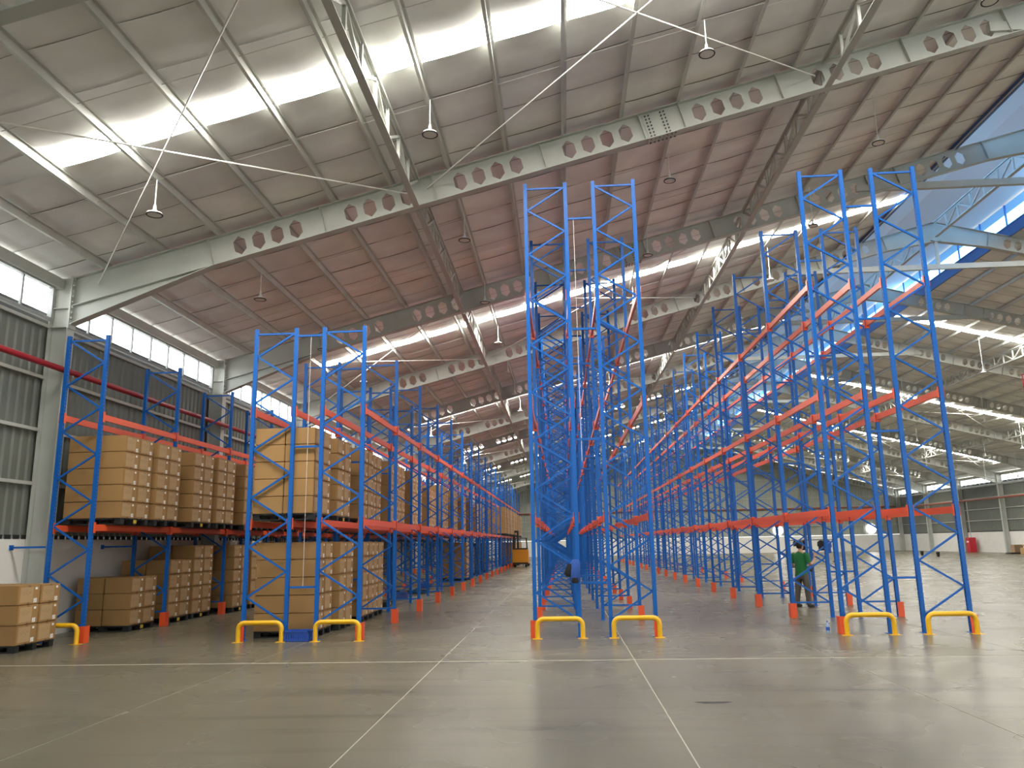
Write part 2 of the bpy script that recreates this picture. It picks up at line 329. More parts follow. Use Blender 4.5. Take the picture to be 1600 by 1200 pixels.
sky = roof_sheet(-8.76, OPEN0-.1, .6, .02, .186, M['skylight'], 'skylight_panel'); low = roof_sheet(WXL-.4, -8.76, .66, .02, .18, M['roof'], 'roof_panel')
fullr = [mirror_mesh(m) for m in full]; skyr, lowr = mirror_mesh(sky), mirror_mesh(low)
for c in range(-1, 7):
    yc = 12+16*c
    if c < 0:
        for q, me in ((yc, full[0]), (yc, fullr[0])): ob('roof_panel', me, ceil_o, (0, q, 0))
    elif yc < YB:
        for a, b in ((sky, low), (skyr, lowr)): ob('skylight_panel', a, ceil_o, (0, yc, 0), label='backlit translucent white strip'); ob('roof_panel', b, ceil_o, (0, yc, 0))
    for q in range(14):
        y = yc+.3+PW*(q+.5)
        if y < YF or y > YB+.6: continue
        k = (q*7+c*3) % 2
        ob('roof_panel', full[k], ceil_o, (0, y, 0)); ob('roof_panel', fullr[k], ceil_o, (0, y, 0))
bpy.data.objects.remove(ceil_o) if False else None
# outer weather skin keeps the sky out of the lining joints
m = MB()
for a, b in ((WXL-.5, OPEN0), (mir(OPEN0), mir(WXL-.5))):
    for c in range(0, 8):
        y0, y1 = (12+16*(c-1)+.3 if c else YF), 12+16*c-.3
        y0, y1 = max(y0, YF-.3), min(y1, YB+.3)
        if y1 > y0: m.add([(x, y, ztop(x)+.28) for x in (a, b) for y in (y0, y1)], [(0, 1, 3, 2)])
ceil_o.data = m.mesh('ceiling', M['clad'])
L = YB-YF-.3
pm = MB().add([(x, y, z) for y in (-L/2, L/2) for x, z in ((-.035, .004), (.025, .004), (.025, .152), (.075, .152), (.075, .157), (.02, .157), (.02, .009), (-.03, .009), (-.03, .022), (-.035, .022))],
              [(i, (i+1) % 10, (i+1) % 10+10, i+10) for i in range(10)]).mesh('purlin', M['purlin'])
PX = [-10.05+1.29*k for k in range(18)]
for x in PX+[12.95]:
    for xx in (x, mir(x)):
        o = ob('purlin', pm, ceil_o, (xx, (YB+YF)/2, ztop(xx)))
        if xx > RIDGE: o.scale = (-1, 1, 1)
sr = MB()
for b in range(-1, BAYS):
    for t in (2.7, 5.3):
        for k in range(17):
            x = PX[k]; yy = 8*b+t+(.12 if k % 2 else 0)
            for f in (lambda q: q, mir): sr.bar((f(x), yy, ztop(x)+.07), (f(x+1.29), yy, ztop(x+1.29)+.07), .009, .009)
o = ob('sag_rod', sr.mesh('sag_rod', M['purlin']), ceil_o); o['kind'] = 'stuff'
# ------------------------------------------------------------------ ridge vent
rv = ob('roof_vent', MB().prism([(OPEN0-.5, 15.28), (RIDGE, 16.05), (mir(OPEN0)+.5, 15.28), (mir(OPEN0)+.5, 15.36), (RIDGE, 16.13), (OPEN0-.5, 15.36)], YF, YB).mesh('roof_vent', M['monitor']), None,
        label='raised blue glazed vent running along the ridge of the roof', cat='roof vent', kind='structure')
for x in (OPEN0, mir(OPEN0)):
    s = 1 if x < RIDGE else -1
    ob('flashing', MB().box(x-.04, x+.04, YF, YB, ztop(OPEN0)-.02, ztop(OPEN0)+.42).mesh('flashing', M['bluesteel']), rv)
    ob('sill', MB().box(x-.07, x+.07, YF, YB, ztop(OPEN0)+.42, ztop(OPEN0)+.48).mesh('sill', M['bluesteel']), rv)
    vm = MB().box(-.03, .03, -.03, .03, 0, .95).mesh('vent_mullion', M['bluesteel']); vp = MB().box(-.005, .005, -.98, .98, .02, .93).mesh('vent_pane', M['blueglass'])
    y = YF+1
    while y < YB:
        ob('vent_pane', vp, rv, (x, y, ztop(OPEN0)+.46))
        ob('vent_mullion', vm, rv, (x, y+1, ztop(OPEN0)+.46)); y += 2
# ------------------------------------------------------------------ castellated roof beams
CA = 1/math.sqrt(1+SL*SL); SA = SL*CA
def uv2(u, v): return (XL+u*CA-v*SA, ztop(XL)+u*SA+v*CA)                    # slope coordinates to XZ
def ux(x): return (x-XL)/CA
U_H, U_R, U_E = ux(-7.72), ux(13.8), ux(RIDGE)
D0 = .655
def depth(u):
    if u < U_H: return 1.02+(D0-1.02)*u/U_H
    if u > U_R: return D0+.2*(u-U_R)/(U_E-U_R)
    return D0
HEXC = [-6.45, -3.95, -1.5, .95, 3.85, 6.5, 9.02, 12.4]
STIFF = [-7.72, -5.2, -2.7, -.27, 1.94, 2.83, 5.0, 7.8, 10.04, 10.97, 13.8]
def web_faces(m, y, f):
    cells = []
    for c in HEXC:
        for k in range(4): cells.append(ux(c+.42*(k-1.5)))
    hw = .42/CA/2; cuts = [0.0]
    def quad(a, b):
        p = [uv2(a, 0), uv2(b, 0), uv2(b, -depth(b)), uv2(a if a else -depth(a)*SL, -depth(a if a else -depth(a)*SL))]
        m.add([(f(x), y+yy, z) for yy in (-.006, .006) for x, z in p], [(0, 1, 2, 3), (7, 6, 5, 4)])
    last = 0.0
    for c in cells:
        a, b = c-hw, c+hw
        if a-last > .01:
            if last < U_H < a: quad(last, U_H); last = U_H
            quad(last, a)
        d = D0; cv = -d/2; H, Wd = .225, .136
        hx = [uv2(c, cv+H), uv2(c+Wd, cv+H*.5), uv2(c+Wd, cv-H*.5), uv2(c, cv-H), uv2(c-Wd, cv-H*.5), uv2(c-Wd, cv+H*.5)]
        co = [uv2(a, 0), uv2(b, 0), uv2(b, -d), uv2(a, -d)]
        for yy, rev in ((-.006, 0), (.006, 1)):
            vs = [(f(x), y+yy, z) for x, z in co+hx]
            fs = [(0, 1, 5, 4), (0, 4, 9), (0, 9, 8, 3), (3, 8, 7), (3, 7, 2), (2, 7, 6), (2, 6, 5, 1)]
            m.add(vs, [tuple(reversed(q)) if rev else q for q in fs])
        m.add([(f(x), y+yy, z) for yy in (-.006, .006) for x, z in hx], [(i, (i+1) % 6, (i+1) % 6+6, i+6) for i in range(6)])
        last = b
    quad(last, U_R); quad(U_R, U_E)
def flange(f, fn, us, w=.22, t=.016):
    m = MB()
    for a, b in zip(us[:-1], us[1:]):
        p = [uv2(a, fn(a)), uv2(b, fn(b)), uv2(b, fn(b)+t), uv2(a, fn(a)+t)]
        m.prism([(f(x), z) for x, z in p], -w/2, w/2)
    return m
def plate(u, d, t=.012, w=.2): # stiffener across the web
    p = [uv2(u-t/2, 0), uv2(u+t/2, 0), uv2(u+t/2, -d), uv2(u-t/2, -d)]
    return p
RB = {}
for nm, f in (('l', lambda x: x), ('r', mir)):
    w = MB(); web_faces(w, 0, f); RB[nm, 'web'] = w.mesh('web', M['steel'])
    RB[nm, 'top_flange'] = flange(f, lambda u: -.016, [0, U_E]).mesh('top_flange', M['steel'])
    RB[nm, 'bottom_flange'] = flange(f, lambda u: -depth(u), [-1.02*SL, U_H, U_R, U_E]).mesh('bottom_flange', M['steel'])
    RB[nm, 'haunch_rib'] = flange(f, lambda u: -D0+.012, [-D0*SL, U_H], w=.2).mesh('haunch_rib', M['steel'])
    ep = MB().prism([(f(x), z) for x, z in ((XL, 6.6), (XL+.022, 6.6), (XL+.022, 7.78), (XL, 7.78))], -.13, .13)
    RB[nm, 'end_plate'] = ep.mesh('end_plate', M['steel'])
    bo = MB()
    for k in range(9):
        for yy in (-.085, .085): 
            xa, xb = sorted((f(XL+.022), f(XL+.06))); bo.box(xa, xb, yy-.02, yy+.02, 6.68+.125*k, 6.72+.125*k)
    RB[nm, 'bolt'] = bo.mesh('bolt', M['steel'])
    sp = MB()
    for s in (-1, 1):
        p = [uv2(ux(2.02), -.04), uv2(ux(2.6), -.04), uv2(ux(2.6), -D0+.04), uv2(ux(2.02), -D0+.04)]
        sp.prism([(f(x), z) for x, z in p], s*.007 if s > 0 else -.019, .019 if s > 0 else -.007)
    p = [uv2(ux(1.98), -D0-.016), uv2(ux(2.64), -D0-.016), uv2(ux(2.64), -D0), uv2(ux(1.98), -D0)]
    sp.prism([(f(x), z) for x, z in p], -.13, .13)
    RB[nm, 'splice_plate'] = sp.mesh('splice_plate', M['steel'])
    sb = MB()
    for k in range(4):
        for q in range(7):
            x, z = uv2(ux(2.08+.075*k+(.19 if k > 1 else 0)), -.08-.083*q); sb.box(f(x)-.018, f(x)+.018, -.034, .034, z-.018, z+.018)
            x, z = uv2(ux(2.04+.09*q), -D0-.03); 
            if k in (0, 3): sb.box(f(x)-.016, f(x)+.016, -.1+.055*k, -.07+.055*k, z-.012, z+.02)
    RB[nm, 'splice_bolt'] = sb.mesh('splice_bolt', M['boltdark'])
    for q, x in enumerate(STIFF):
        d = depth(ux(x)); RB[nm, 'stiffener', q] = MB().prism([(f(a), z) for a, z in plate(ux(x), d)], -.1, .1).mesh('stiffener', M['steel'])
    RB[nm, 'tie'] = None
tie = MB().box(9.75, mir(9.75), -.07, .07, 12.64, 12.86).mesh('collar_tie', M['steel'])
hang = MB().box(RIDGE-.06, RIDGE+.06, -.06, .06, 12.86, 13.9).mesh('hanger_post', M['steel'])
for k in range(0, BAYS+1):
    t = bpy.data.objects.new('roof_beam', None); COL.objects.link(t); t.location = (0, 8*k, 0)
    t['label'] = 'castellated grey steel roof beam with hexagonal holes, %s in depth' % ORD[k]; t['category'] = 'roof beam'; t['kind'] = 'structure'; t['group'] = 'castellated roof beams'
    for key, me in RB.items():
        if me is None or (key[0] == 'r' and k < 2 and key[1] in ('splice_bolt', 'bolt')): continue
        o = ob(key[1], me, t)
        if key[1] in ('bolt', 'splice_bolt'): o['kind'] = 'stuff'
    ob('collar_tie', tie, t); ob('hanger_post', hang, t)
# columns
def col_mesh(part):
    if part == 'web': return MB().box(-.42, 0, -.006, .006, 0, 7.78)
    if part == 'inner_flange': return MB().box(-.016, 0, -.13, .13, 0, 7.78)
    if part == 'outer_flange': return MB().box(-.44, -.424, -.13, .13, 0, 7.78)
    if part == 'stiffener': return MB().box(-.42, -.016, -.12, .12, -.007, .007)
    return MB().box(-.55, .1, -.2, .2, 0, .025)
CM = {p: col_mesh(p).mesh(p, M['steel']) for p in ('web', 'inner_flange', 'outer_flange', 'stiffener', 'base_plate')}
for sg, x, side in ((1, XL, 'left'), (-1, XR, 'right')):
    for k in range(0, BAYS+1):
        t = bpy.data.objects.new('column', None); COL.objects.link(t); t.location = (x, 8*k if k < BAYS else 8*k-.1, 0); t.scale = (sg, 1, 1)
        t['label'] = 'grey steel column carrying the %s roof beam at the %s wall' % (ORD[k], side); t['category'] = 'column'; t['kind'] = 'structure'; t['group'] = 'columns along the %s wall' % side
        for p in CM:
            if p == 'stiffener': ob(p, CM[p], t, (0, 0, 7.06)); ob(p, CM[p], t, (0, 0, 6.62))
            else: ob(p, CM[p], t)
# lattice girders between the beams
GL = 7.76
gm_top = MB().box(-.06, .06, 0, GL, -.05, 0).box(-.006, .006, 0, GL, -.1, 0).mesh('top_chord', M['steel'])
gm_bot = MB().box(-.07, .07, 0, GL, -.68, -.66).box(-.008, .008, 0, GL, -.68, -.58).mesh('bottom_chord', M['steel'])
NS = 8
strut = MB().bar((0, 0, -.66), (0, 0, -.05), .07, .06).mesh('strut', M['steel'])
dx = GL/NS
diag_a = MB().bar((0, 0, -.63), (0, dx, -.07), .06, .05).mesh('diagonal', M['steel']); diag_b = MB().bar((0, 0, -.07), (0, dx, -.63), .06, .05).mesh('diagonal', M['steel'])
joined = MB()
for q in range(NS):
    joined.bar((0, q*dx, -.66), (0, q*dx, -.05), .07, .06)
    a, b = (-.63, -.07) if q % 2 else (-.07, -.63); joined.bar((0, q*dx, a), (0, (q+1)*dx, b), .06, .05)
joined = joined.mesh('web_struts', M['steel'])
for li, x in enumerate((-3.0, 6.1, RIDGE, mir(6.1), mir(-3.0))):
    for b in range(0, BAYS):
        t = bpy.data.objects.new('lattice_girder', None); COL.objects.link(t); t.location = (x, 8*b+.12, ztop(x)-.02)
        t['label'] = 'lattice girder, %s line from the left wall, %s bay in depth' % (ORD[li], ORD[b]); t['category'] = 'girder'; t['kind'] = 'structure'; t['group'] = 'lattice girders between the roof beams'
        ob('top_chord', gm_top, t); ob('bottom_chord', gm_bot, t)
        if b < 5 and li < 3:
            for q in range(NS):
                ob('strut', strut, t, (0, q*dx, 0)); ob('diagonal', diag_a if q % 2 else diag_b, t, (0, q*dx, 0))
        else:
            o = ob('web_struts', joined, t); o['kind'] = 'stuff'
# cross bracing rods in the braced bays
for b in (1, 3, 5, 7, 9, 11):
    for li, (a, c) in enumerate(((-10.2, -3.2), (-2.8, 5.9), (mir(5.9), mir(-2.8)), (mir(-3.2), mir(-10.2)))):
        for s in (0, 1):
            p, q = ((a, 0), (c, 8)) if s else ((a, 8), (c, 0))
            me = MB().tube([(p[0], 8*b+p[1], ztop(p[0])-.28), (q[0], 8*b+q[1], ztop(q[0])-.28)], .015, 6).mesh('brace_rod', M['rod'])
            ob('brace_rod', me, None, (0, 0, 0), kind='structure', group='roof bracing rods', cat='brace rod',
               label='thin roof brace rod, %s bay, %s panel from the left wall, %s' % (ORD[b], ORD[li], 'rising away' if s else 'falling away'))
# pipes along the walls
o = ob('sprinkler_pipe', MB().tube([(-10.6, YF+.3, 5.6), (-10.6, YB-.4, 5.6)], .065, 10).mesh('sprinkler_pipe', M['red'], smooth=True), label='red sprinkler main along the left wall in front of the columns', cat='pipe')
br = MB().box(-.16, 0, -.02, .02, -.1, -.065).mesh('bracket', M['girt'])
for k in range(0, BAYS): ob('bracket', br, o, (-10.58, 8*k, 5.6))
ob('sprinkler_pipe', MB().tube([(WXL+.6, YB-.2, 5.55), (WXR-.6, YB-.2, 5.55)], .09, 10).mesh('sprinkler_pipe', M['rustpipe'], smooth=True), label='dull red pipe across the far gable wall', cat='pipe')
ob('sprinkler_pipe', MB().tube([(XR-.12, 40, 5.3), (XR-.12, YB-.6, 5.3)], .09, 10).mesh('sprinkler_pipe', M['rustpipe'], smooth=True), label='dull red pipe along the right wall across its columns', cat='pipe')
# ------------------------------------------------------------------ pallet racks
Y0, BAY, NB = 15.53, 3.2, 18
PWD, PDP = .1, .08
def post_mesh(h):
    o = [(-.038, -.035), (.038, -.035), (.038, -.01), (.032, -.005), (.032, .005), (.038, .01), (.038, .035), (-.038, .035), (-.038, .01), (-.032, .005), (-.032, -.005), (-.038, -.01)]
    n = len(o); return MB().add([(x, y, z) for z in (0, h) for x, y in o], [(i, (i+1) % n, (i+1) % n+n, i+n) for i in range(n)]+[tuple(range(n, 2*n))]).mesh('post', M['post'])
HT, HS = 9.305, 6.29
POST = {HT: post_mesh(HT), HS: post_mesh(HS)}
FW = .85
def brace_list(h, side):
    top = h-.11; n = 18 if h == HT else 12; st = (top-.33)/n; x = [.038, FW-.038]; out = []
    for k in range(n):
        a = (k+side) % 2; out.append(((x[a], 0, top-st*k), (x[1-a], 0, top-st*(k+1))))
    return [((.038, 0, top), (FW-.038, 0, top)), ((.038, 0, .33), (FW-.038, 0, .33))]+out
BM = {}
for h in (HT, HS):
    for side in (0, 1):
        bl = brace_list(h, side); up, dn = bl[2], bl[3]
        cache = {}
        for k, (p, q) in enumerate(bl):
            key = 'h' if k < 2 else (k % 2)
            if key not in cache:
                d = Vector(q)-Vector(p); cache[key] = MB().bar((0, 0, 0), d, .036, .03, up=(0, 1, 0)).mesh('brace', M['blue'])
        BM[h, side] = [(p, cache['h' if k < 2 else k % 2]) for k, (p, q) in enumerate(bl)]
        far = MB()
        for x in (0, FW): far.box(x-.038, x+.038, -.035, .035, 0, h)
        for p, q in bl: far.bar(p, q, .036, .03, up=(0, 1, 0))
        BM[h, side, 'far'] = far.mesh('upright_frame', M['blue'])
foot = MB().box(-.08, .08, -.07, .07, 0, .008).mesh('foot_plate', M['blue'])
prot = MB().box(-.09, -.08, -.09, .09, 0, .32).box(-.09, .05, -.09, -.08, 0, .32).mesh('post_protector', M['guard'])
beam = MB().prism([(-.025, 0), (.025, 0), (.025, .13), (-.005, .13), (-.005, .1), (-.025, .1)], .05, BAY-.05)
beam_l = beam.mesh('load_beam', M['orange']); beam_r = MB(); beam_r.v = [(-x, y, z) for x, y, z in beam.v]; beam_r.f = beam.f; beam_r = beam_r.mesh('load_beam', M['orange'])
conn = MB().box(-.035, .035, .041, .05, -.05, .17).box(-.058, -.05, -.02, .05, -.05, .17).box(.05, .058, -.02, .05, -.05, .17).mesh('connector', M['orange'])
spacer = {}
def frame(root, x, i, h, side, prot_l, prot_r):
    y = i*BAY
    if i <= 6:
        f = bpy.data.objects.new('upright_frame', None); COL.objects.link(f); f.parent = root; f.location = (x, y, 0)
        for xx in (0, FW): ob('post', POST[h], f, (xx, 0, 0)); ob('foot_plate', foot, f, (xx, 0, 0))
        for p, me in BM[h, side]: ob('brace', me, f, p)
    else: f = ob('upright_frame', BM[h, side, 'far'], root, (x, y, 0))
    if prot_l: ob('post_protector', prot, f, (0, 0, 0), label='orange post protector')
    if prot_r: o = ob('post_protector', prot, f, (FW, 0, 0), label='orange post protector'); o.scale = (-1, 1, 1)
def rack(label, rows, h, levels, x0):
    root = bpy.data.objects.new('pallet_rack', None); COL.objects.link(root); root.location = (x0, Y0, 0); root['label'] = label; root['category'] = 'pallet rack'; root['group'] = 'blue pallet racks'
    for x, side, pl, pr in rows:
        for i in range(NB+1): frame(root, x-x0, i, h, side, pl, pr)
        for i in range(NB):
            for z in levels:
                for xx, me in ((x, beam_l), (x+FW, beam_r)):
                    b = ob('load_beam', me, root, (xx-x0, i*BAY, z))
                    if i < 7:
                        ob('connector', conn, b); c = ob('connector', conn, b, (0, BAY, 0)); c.scale = (1, -1, 1)
    if len(rows) == 2:
        a, b = rows[0][0]+FW+.05, rows[1][0]-.05; me = MB().box(a-x0, b-x0, -.02, .02, -.02, .02).mesh('row_spacer', M['blue'])
        for i in range(NB+1):
            for z in ([1.0, 3.78, 6.06, 8.48] if h == HT else [1.0, 3.78, 6.12]): ob('row_spacer', me, root, (0, i*BAY, z))
    return root
LV = [2.18, 4.46, 6.75]
rack('blue and orange pallet rack along the left wall, full of cartons', [(-10.42, 0, 0, 1)], HS, LV[:2], -10.42)
rack('low double pallet rack with carton loads, second from the left wall', [(-6.31, 1, 1, 0), (-4.86, 0, 0, 1)], HS, LV[:2], -6.31)
rack('tall empty double pallet rack in the middle with a jacket hanging on it', [(-.585, 1, 1, 0), (.855, 0, 0, 1)], HT, LV, -.585)
rack('tall empty double pallet rack beside the open floor and green-shirted man', [(5.17, 1, 1, 0), (6.635, 0, 0, 1)], HT, LV, 5.17)
# wall tie bars of the wall rack
tb = MB().box(-11.19, -10.47, -.025, .025, -.02, .02).box(-11.2, -11.17, -.05, .05, -.05, .05).mesh('wall_tie', M['blue'])
for i in range(0, 7, 1): ob('wall_tie', tb, bpy.data.objects['pallet_rack'], (10.42, i*BAY-.06, 1.87))
for x, z0, z1, lab in ((.42, 3.4, 8.46, 'thin string line hanging in the gap of the middle rack'), (-5.15, 1.05, 6.1, 'thin string line hanging in the gap of the low double rack')):
    o = ob('string_line', MB().tube([(0, 0, z0), (0, 0, z1)], .005, 5).mesh('string_line', M['rod']), None, (x, Y0, 0), label=lab, cat='string')
    ob('plumb_bob', MB().lathe([(0, z0-.08), (.012, z0-.03), (.014, z0), (0, z0+.005)], 10).mesh('plumb_bob', M['girt']), o)
# yellow end guards
def guard_mesh(w):
    pts = [(0, 0, 0), (0, 0, .24)]+[(.12-.12*math.cos(t), 0, .24+.12*math.sin(t)) for t in [k*math.pi/12 for k in range(1, 7)]]
    pts += [(w-.12+.12*math.sin(t), 0, .24+.12*math.cos(t)) for t in [k*math.pi/12 for k in range(0, 6)]]+[(w, 0, .24), (w, 0, 0)]
    return MB().tube(pts, .045, 12).mesh('end_guard', M['yellow'], smooth=True)
gm = guard_mesh(.85); gp = MB().box(-.09, .09, -.07, .07, 0, .008).mesh('base_plate', M['yellow'])
def guard(x, y, lab):
    g = ob('end_guard', gm, None, (x, y, 0), label=lab, cat='guard rail', group='yellow rack end guards')
    for xx in (0, .85): ob('base_plate', gp, g, (xx, 0, 0))
for x, lab in ((-10.37, 'yellow tube guard half hidden behind the foreground pallet of cartons'), (-6.3, 'yellow tube guard in front of the black pallet and carton stack'), (-4.79, 'yellow tube guard right of the blue crate'),
               (-.54, 'yellow tube guard below the hanging jacket'), (.89, 'yellow tube guard at the right half of the middle rack'),
               (5.14, 'yellow tube guard beside the water bottle'), (6.6, 'yellow tube guard nearest the right picture edge')): guard(x, 15.27, lab)
for x, lab in ((5.2, 'left half of rack row beside open floor'), (6.65, 'right half of rack row beside open floor'), (.86, 'right half of middle rack')): guard(x, Y0+NB*BAY+.25, 'small far yellow guard at the far end, '+lab)
# ------------------------------------------------------------------ pallets and cartons
CX, CY, CZ = .615, .56, .343
def carton_verts(sx, sy, sz): return [Vector((x*sx/2, y*sy/2, z)) for z in (0, sz) for y in (-1, 1) for x in (-1, 1)]
def add_uv(me):
    uv = me.uv_layers.new(name='UVMap'); 
    return uv
def carton_mesh(sx, sy, sz, bev=.01):
    me = MB().box(-sx/2, sx/2, -sy/2, sy/2, 0, sz).mesh('carton', M['carton'], bevel=bev); uv = add_uv(me)
    for p in me.polygons:
        for li in p.loop_indices:
            c = me.vertices[me.loops[li].vertex_index].co
            uv.data[li].uv = ((c.y+sy/2)/sy, c.z/sz) if p.normal.x > .9 else (-3, -3)
    return me
CM_STD = carton_mesh(CX, CY, CZ); tape = MB().box(-CX/2-.0015, CX/2+.0015, -.028, .028, CZ, CZ+.0015).box(CX/2, CX/2+.0016, -.028, .028, CZ-.06, CZ).mesh('packing_tape', mat('brown_tape', (.3, .18, .09), .3))
stuff_v, stuff_f, stuff_uv = [], [], []
def far_carton(x, y, z, sx, sy, sz):
    o = len(stuff_v); stuff_v.extend([(x+a*sx/2, y+b*sy/2, z+c*sz) for c in (0, 1) for b in (-1, 1) for a in (-1, 1)])
    for q in [(0, 2, 3, 1), (4, 5, 7, 6), (0, 1, 5, 4), (2, 6, 7, 3), (0, 4, 6, 2), (1, 3, 7, 5)]:
        stuff_f.append(tuple(i+o for i in q)); stuff_uv.append([((0, 0), (1, 0), (1, 1), (0, 1))[t] if q == (1, 3, 7, 5) else (-3, -3) for t in range(4)])
deck = MB()
for k in range(7): deck.box(-.6, .6, -.55+.16*k, -.55+.16*k+.13, .105, .13)
deck = deck.mesh('deck', M['pallet']); 
runner = MB().box(-.6, .6, -.05, .05, 0, .022).box(-.6, -.46, -.06, .06, .02, .106).box(-.07, .07, -.06, .06, .02, .106).box(.46, .6, -.06, .06, .02, .106).mesh('runner', M['pallet'])
whole = MB()
for k in range(7): whole.box(-.6, .6, -.55+.16*k, -.55+.16*k+.13, .105, .13)
for y in (-.47, 0, .47): whole.box(-.6, .6, y-.05, y+.05, 0, .022).box(-.6, -.46, y-.06, y+.06, .02, .106).box(-.07, .07, y-.06, y+.06, .02, .106).box(.46, .6, y-.06, y+.06, .02, .106)
whole = whole.mesh('pallet', M['pallet']); chip = MB().box(.6, .606, -.06, .06, .03, .1).mesh('end_block', M['blocky'])
def pallet(x, y, z, lab, near, rz=0, chip_on=False, group='black pallets on the racks', sx=1.0):
    if near:
        p = bpy.data.objects.new('pallet', None); COL.objects.link(p); p.location = (x, y, z); p.rotation_euler = (0, 0, rz); p.scale = (sx, 1, 1)
        ob('deck', deck, p)
        for yy in (-.47, 0, .47): ob('runner', runner, p, (0, yy, 0))
        if chip_on: ob('end_block', chip, p, (0, 0, 0), label='yellow end block')
    else: p = ob('pallet', whole, None, (x, y, z), rz, scale=(sx, 1, 1))
    p['label'] = lab; p['category'] = 'pallet'; p['group'] = group
    return p
count = 0
LAY = ['bottom layer', 'second layer', 'third layer', 'fourth layer', 'top layer']
def load(x1, y, z, layers, where, near, no, front=False, chip_on=False, dy=1.15, keep=None, kgroup=None, sx=1.05):
    """cartons two by two on a pallet; x1 is the aisle face"""
    global count
    xc = x1-CX-.005; g = kgroup or 'cartons on the '+where
    pallet(xc, y, z, 'black plastic pallet, %s from the near end on the %s' % (ORD[no-1], where) if near else 'small black pallet, %s from the near end, %s' % (ORD[no-1], where), near, 0, chip_on, 'black pallets on the '+where, sx)
    for k in range(layers):
        for ix in (0, 1):
            for iy in (0, 1):
                if keep and (k, ix, iy) not in keep and k >= 3: continue
                if ix == 0 and iy == 1 and k < layers-1: continue
                jx, jy = random.uniform(-.005, .005), random.uniform(-.004, .004)
                px, py, pz = xc+(ix-.5)*(CX+.018)+jx, y+(iy-.5)*(CY+.014)+jy, z+.131+k*(CZ+.007)
                if near:
                    col = ('aisle' if ix else 'inner')+(' far column' if iy else ' near column')
                    ln = 'top layer' if k == layers-1 else LAY[k] if k < 4 else 'fifth layer'
                    c = ob('carton', CM_STD, None, (px, py, pz), random.uniform(-.006, .006), label='carton, %s, %s, %s pallet on %s' % (ln, col, ORD[no-1], where), cat='carton', group=g)
                    if count < 60: ob('packing_tape', tape, c, label='glossy brown tape')
                    count += 1
                else: far_carton(px, py, pz, CX, CY, CZ)
ZU = LV[0]+.132
def bay_y(b, q): return Y0+BAY*b+(.98 if q == 0 else 2.32)
# wall rack, shelf
n = 0
for b in range(NB):
    for q in (0, 1):
        n += 1; lay = 5 if (b, q) not in ((5, 1), (7, 0)) else 4
        load(-9.22-random.uniform(0, .03), bay_y(b, q), ZU, lay, 'wall rack shelf', n <= 6, n, n == 1, q == 0)
# wall rack, floor level
lows = [(18.02, 3), (19.75, 4), (21.0, 5), (22.9, 5), (24.2, 5), (26.1, 5), (27.4, 5), (29.4, 5), (31, 5)]
for n, (y, lay) in enumerate(lows): load(-9.72 if n < 3 else -9.45, y, 0.001, lay, 'floor below wall rack', n < 4, n+1, n == 0, True)
# double rack, shelf
n = 0
for b in range(11):
    for q in (0, 1):
        n += 1; load(-5.01-random.uniform(0, .03)+(.08 if b and q == 0 else 0), bay_y(b, q)-.36*(b == 0 and q == 0), ZU, 5 if b not in (4, 9) else 4, 'double rack shelf', n <= 4, n, n == 1, q == 1)
for n, (y, lay) in enumerate([(16.45, 5), (17.75, 5), (19.6, 5), (20.85, 5)]): load((-5.0, -4.9, -4.85, -4.9)[n], y, 0.001, lay, 'floor below double rack', n < 3, n+1, n == 0, False)
load(-4.9, 40.6, .001, 5, 'floor deep under double rack', False, 1)
for b in range(11, 18):
    for q in ((0, 1) if b > 11 else (1,)): load(-3.82, bay_y(b, q), ZU, 5, 'deep aisle side of double rack', False, 2*(b-11)+q)
for b in (15, 16, 17):
    for q in (0, 1): load(-3.82, bay_y(b, q), .001, 5, 'far end floor of double rack', False, 2*(b-15)+q+1)
# foreground pallet
fg = bpy.data.objects.new('tmp', None)
ang = math.radians(-1.0)
def fgp(a, b):   # a: to the left along the near face, b: away, from the near right corner
    return (-9.86-a*math.cos(ang)-b*math.sin(ang), 13.98-a*math.sin(ang)+b*math.cos(ang))
px, py = fgp(.61, .56); pallet(px, py, .001, 'black pallet under the loose carton stack on the open floor in front', True, ang, False, 'pallet on the open floor')
for k in range(3):
    for ia in (0, 1):
        for ib in (0, 1):
            if k == 2 and ia and not ib: pass
            x, y = fgp((.31 if not ia else .95)+random.uniform(-.015, .015), .28+.575*ib)
            ob('carton', CM_STD, None, (x, y, .132+k*(CZ+.007)), ang+random.uniform(-.03, .03), (.97, 1, 1) if ia else None, cat='carton', group='cartons on the floor pallet in front',
               label='carton of the loose front stack, %s, %s, %s' % (('bottom', 'middle', 'top')[k], 'left column' if ia else 'right column', 'back row' if ib else 'front row'))
sm = bpy.data.meshes.new('carton'); sm.from_pydata(stuff_v, [], stuff_f); sm.materials.append(M['carton']); uvl = sm.uv_layers.new(name='UVMap'); i = 0
for fuv in stuff_uv:
    for c in fuv: uvl.data[i].uv = c; i += 1
ob('carton', sm, None, label='smaller brown cartons stacked on the racks deeper in the hall', cat='cartons', kind='stuff')
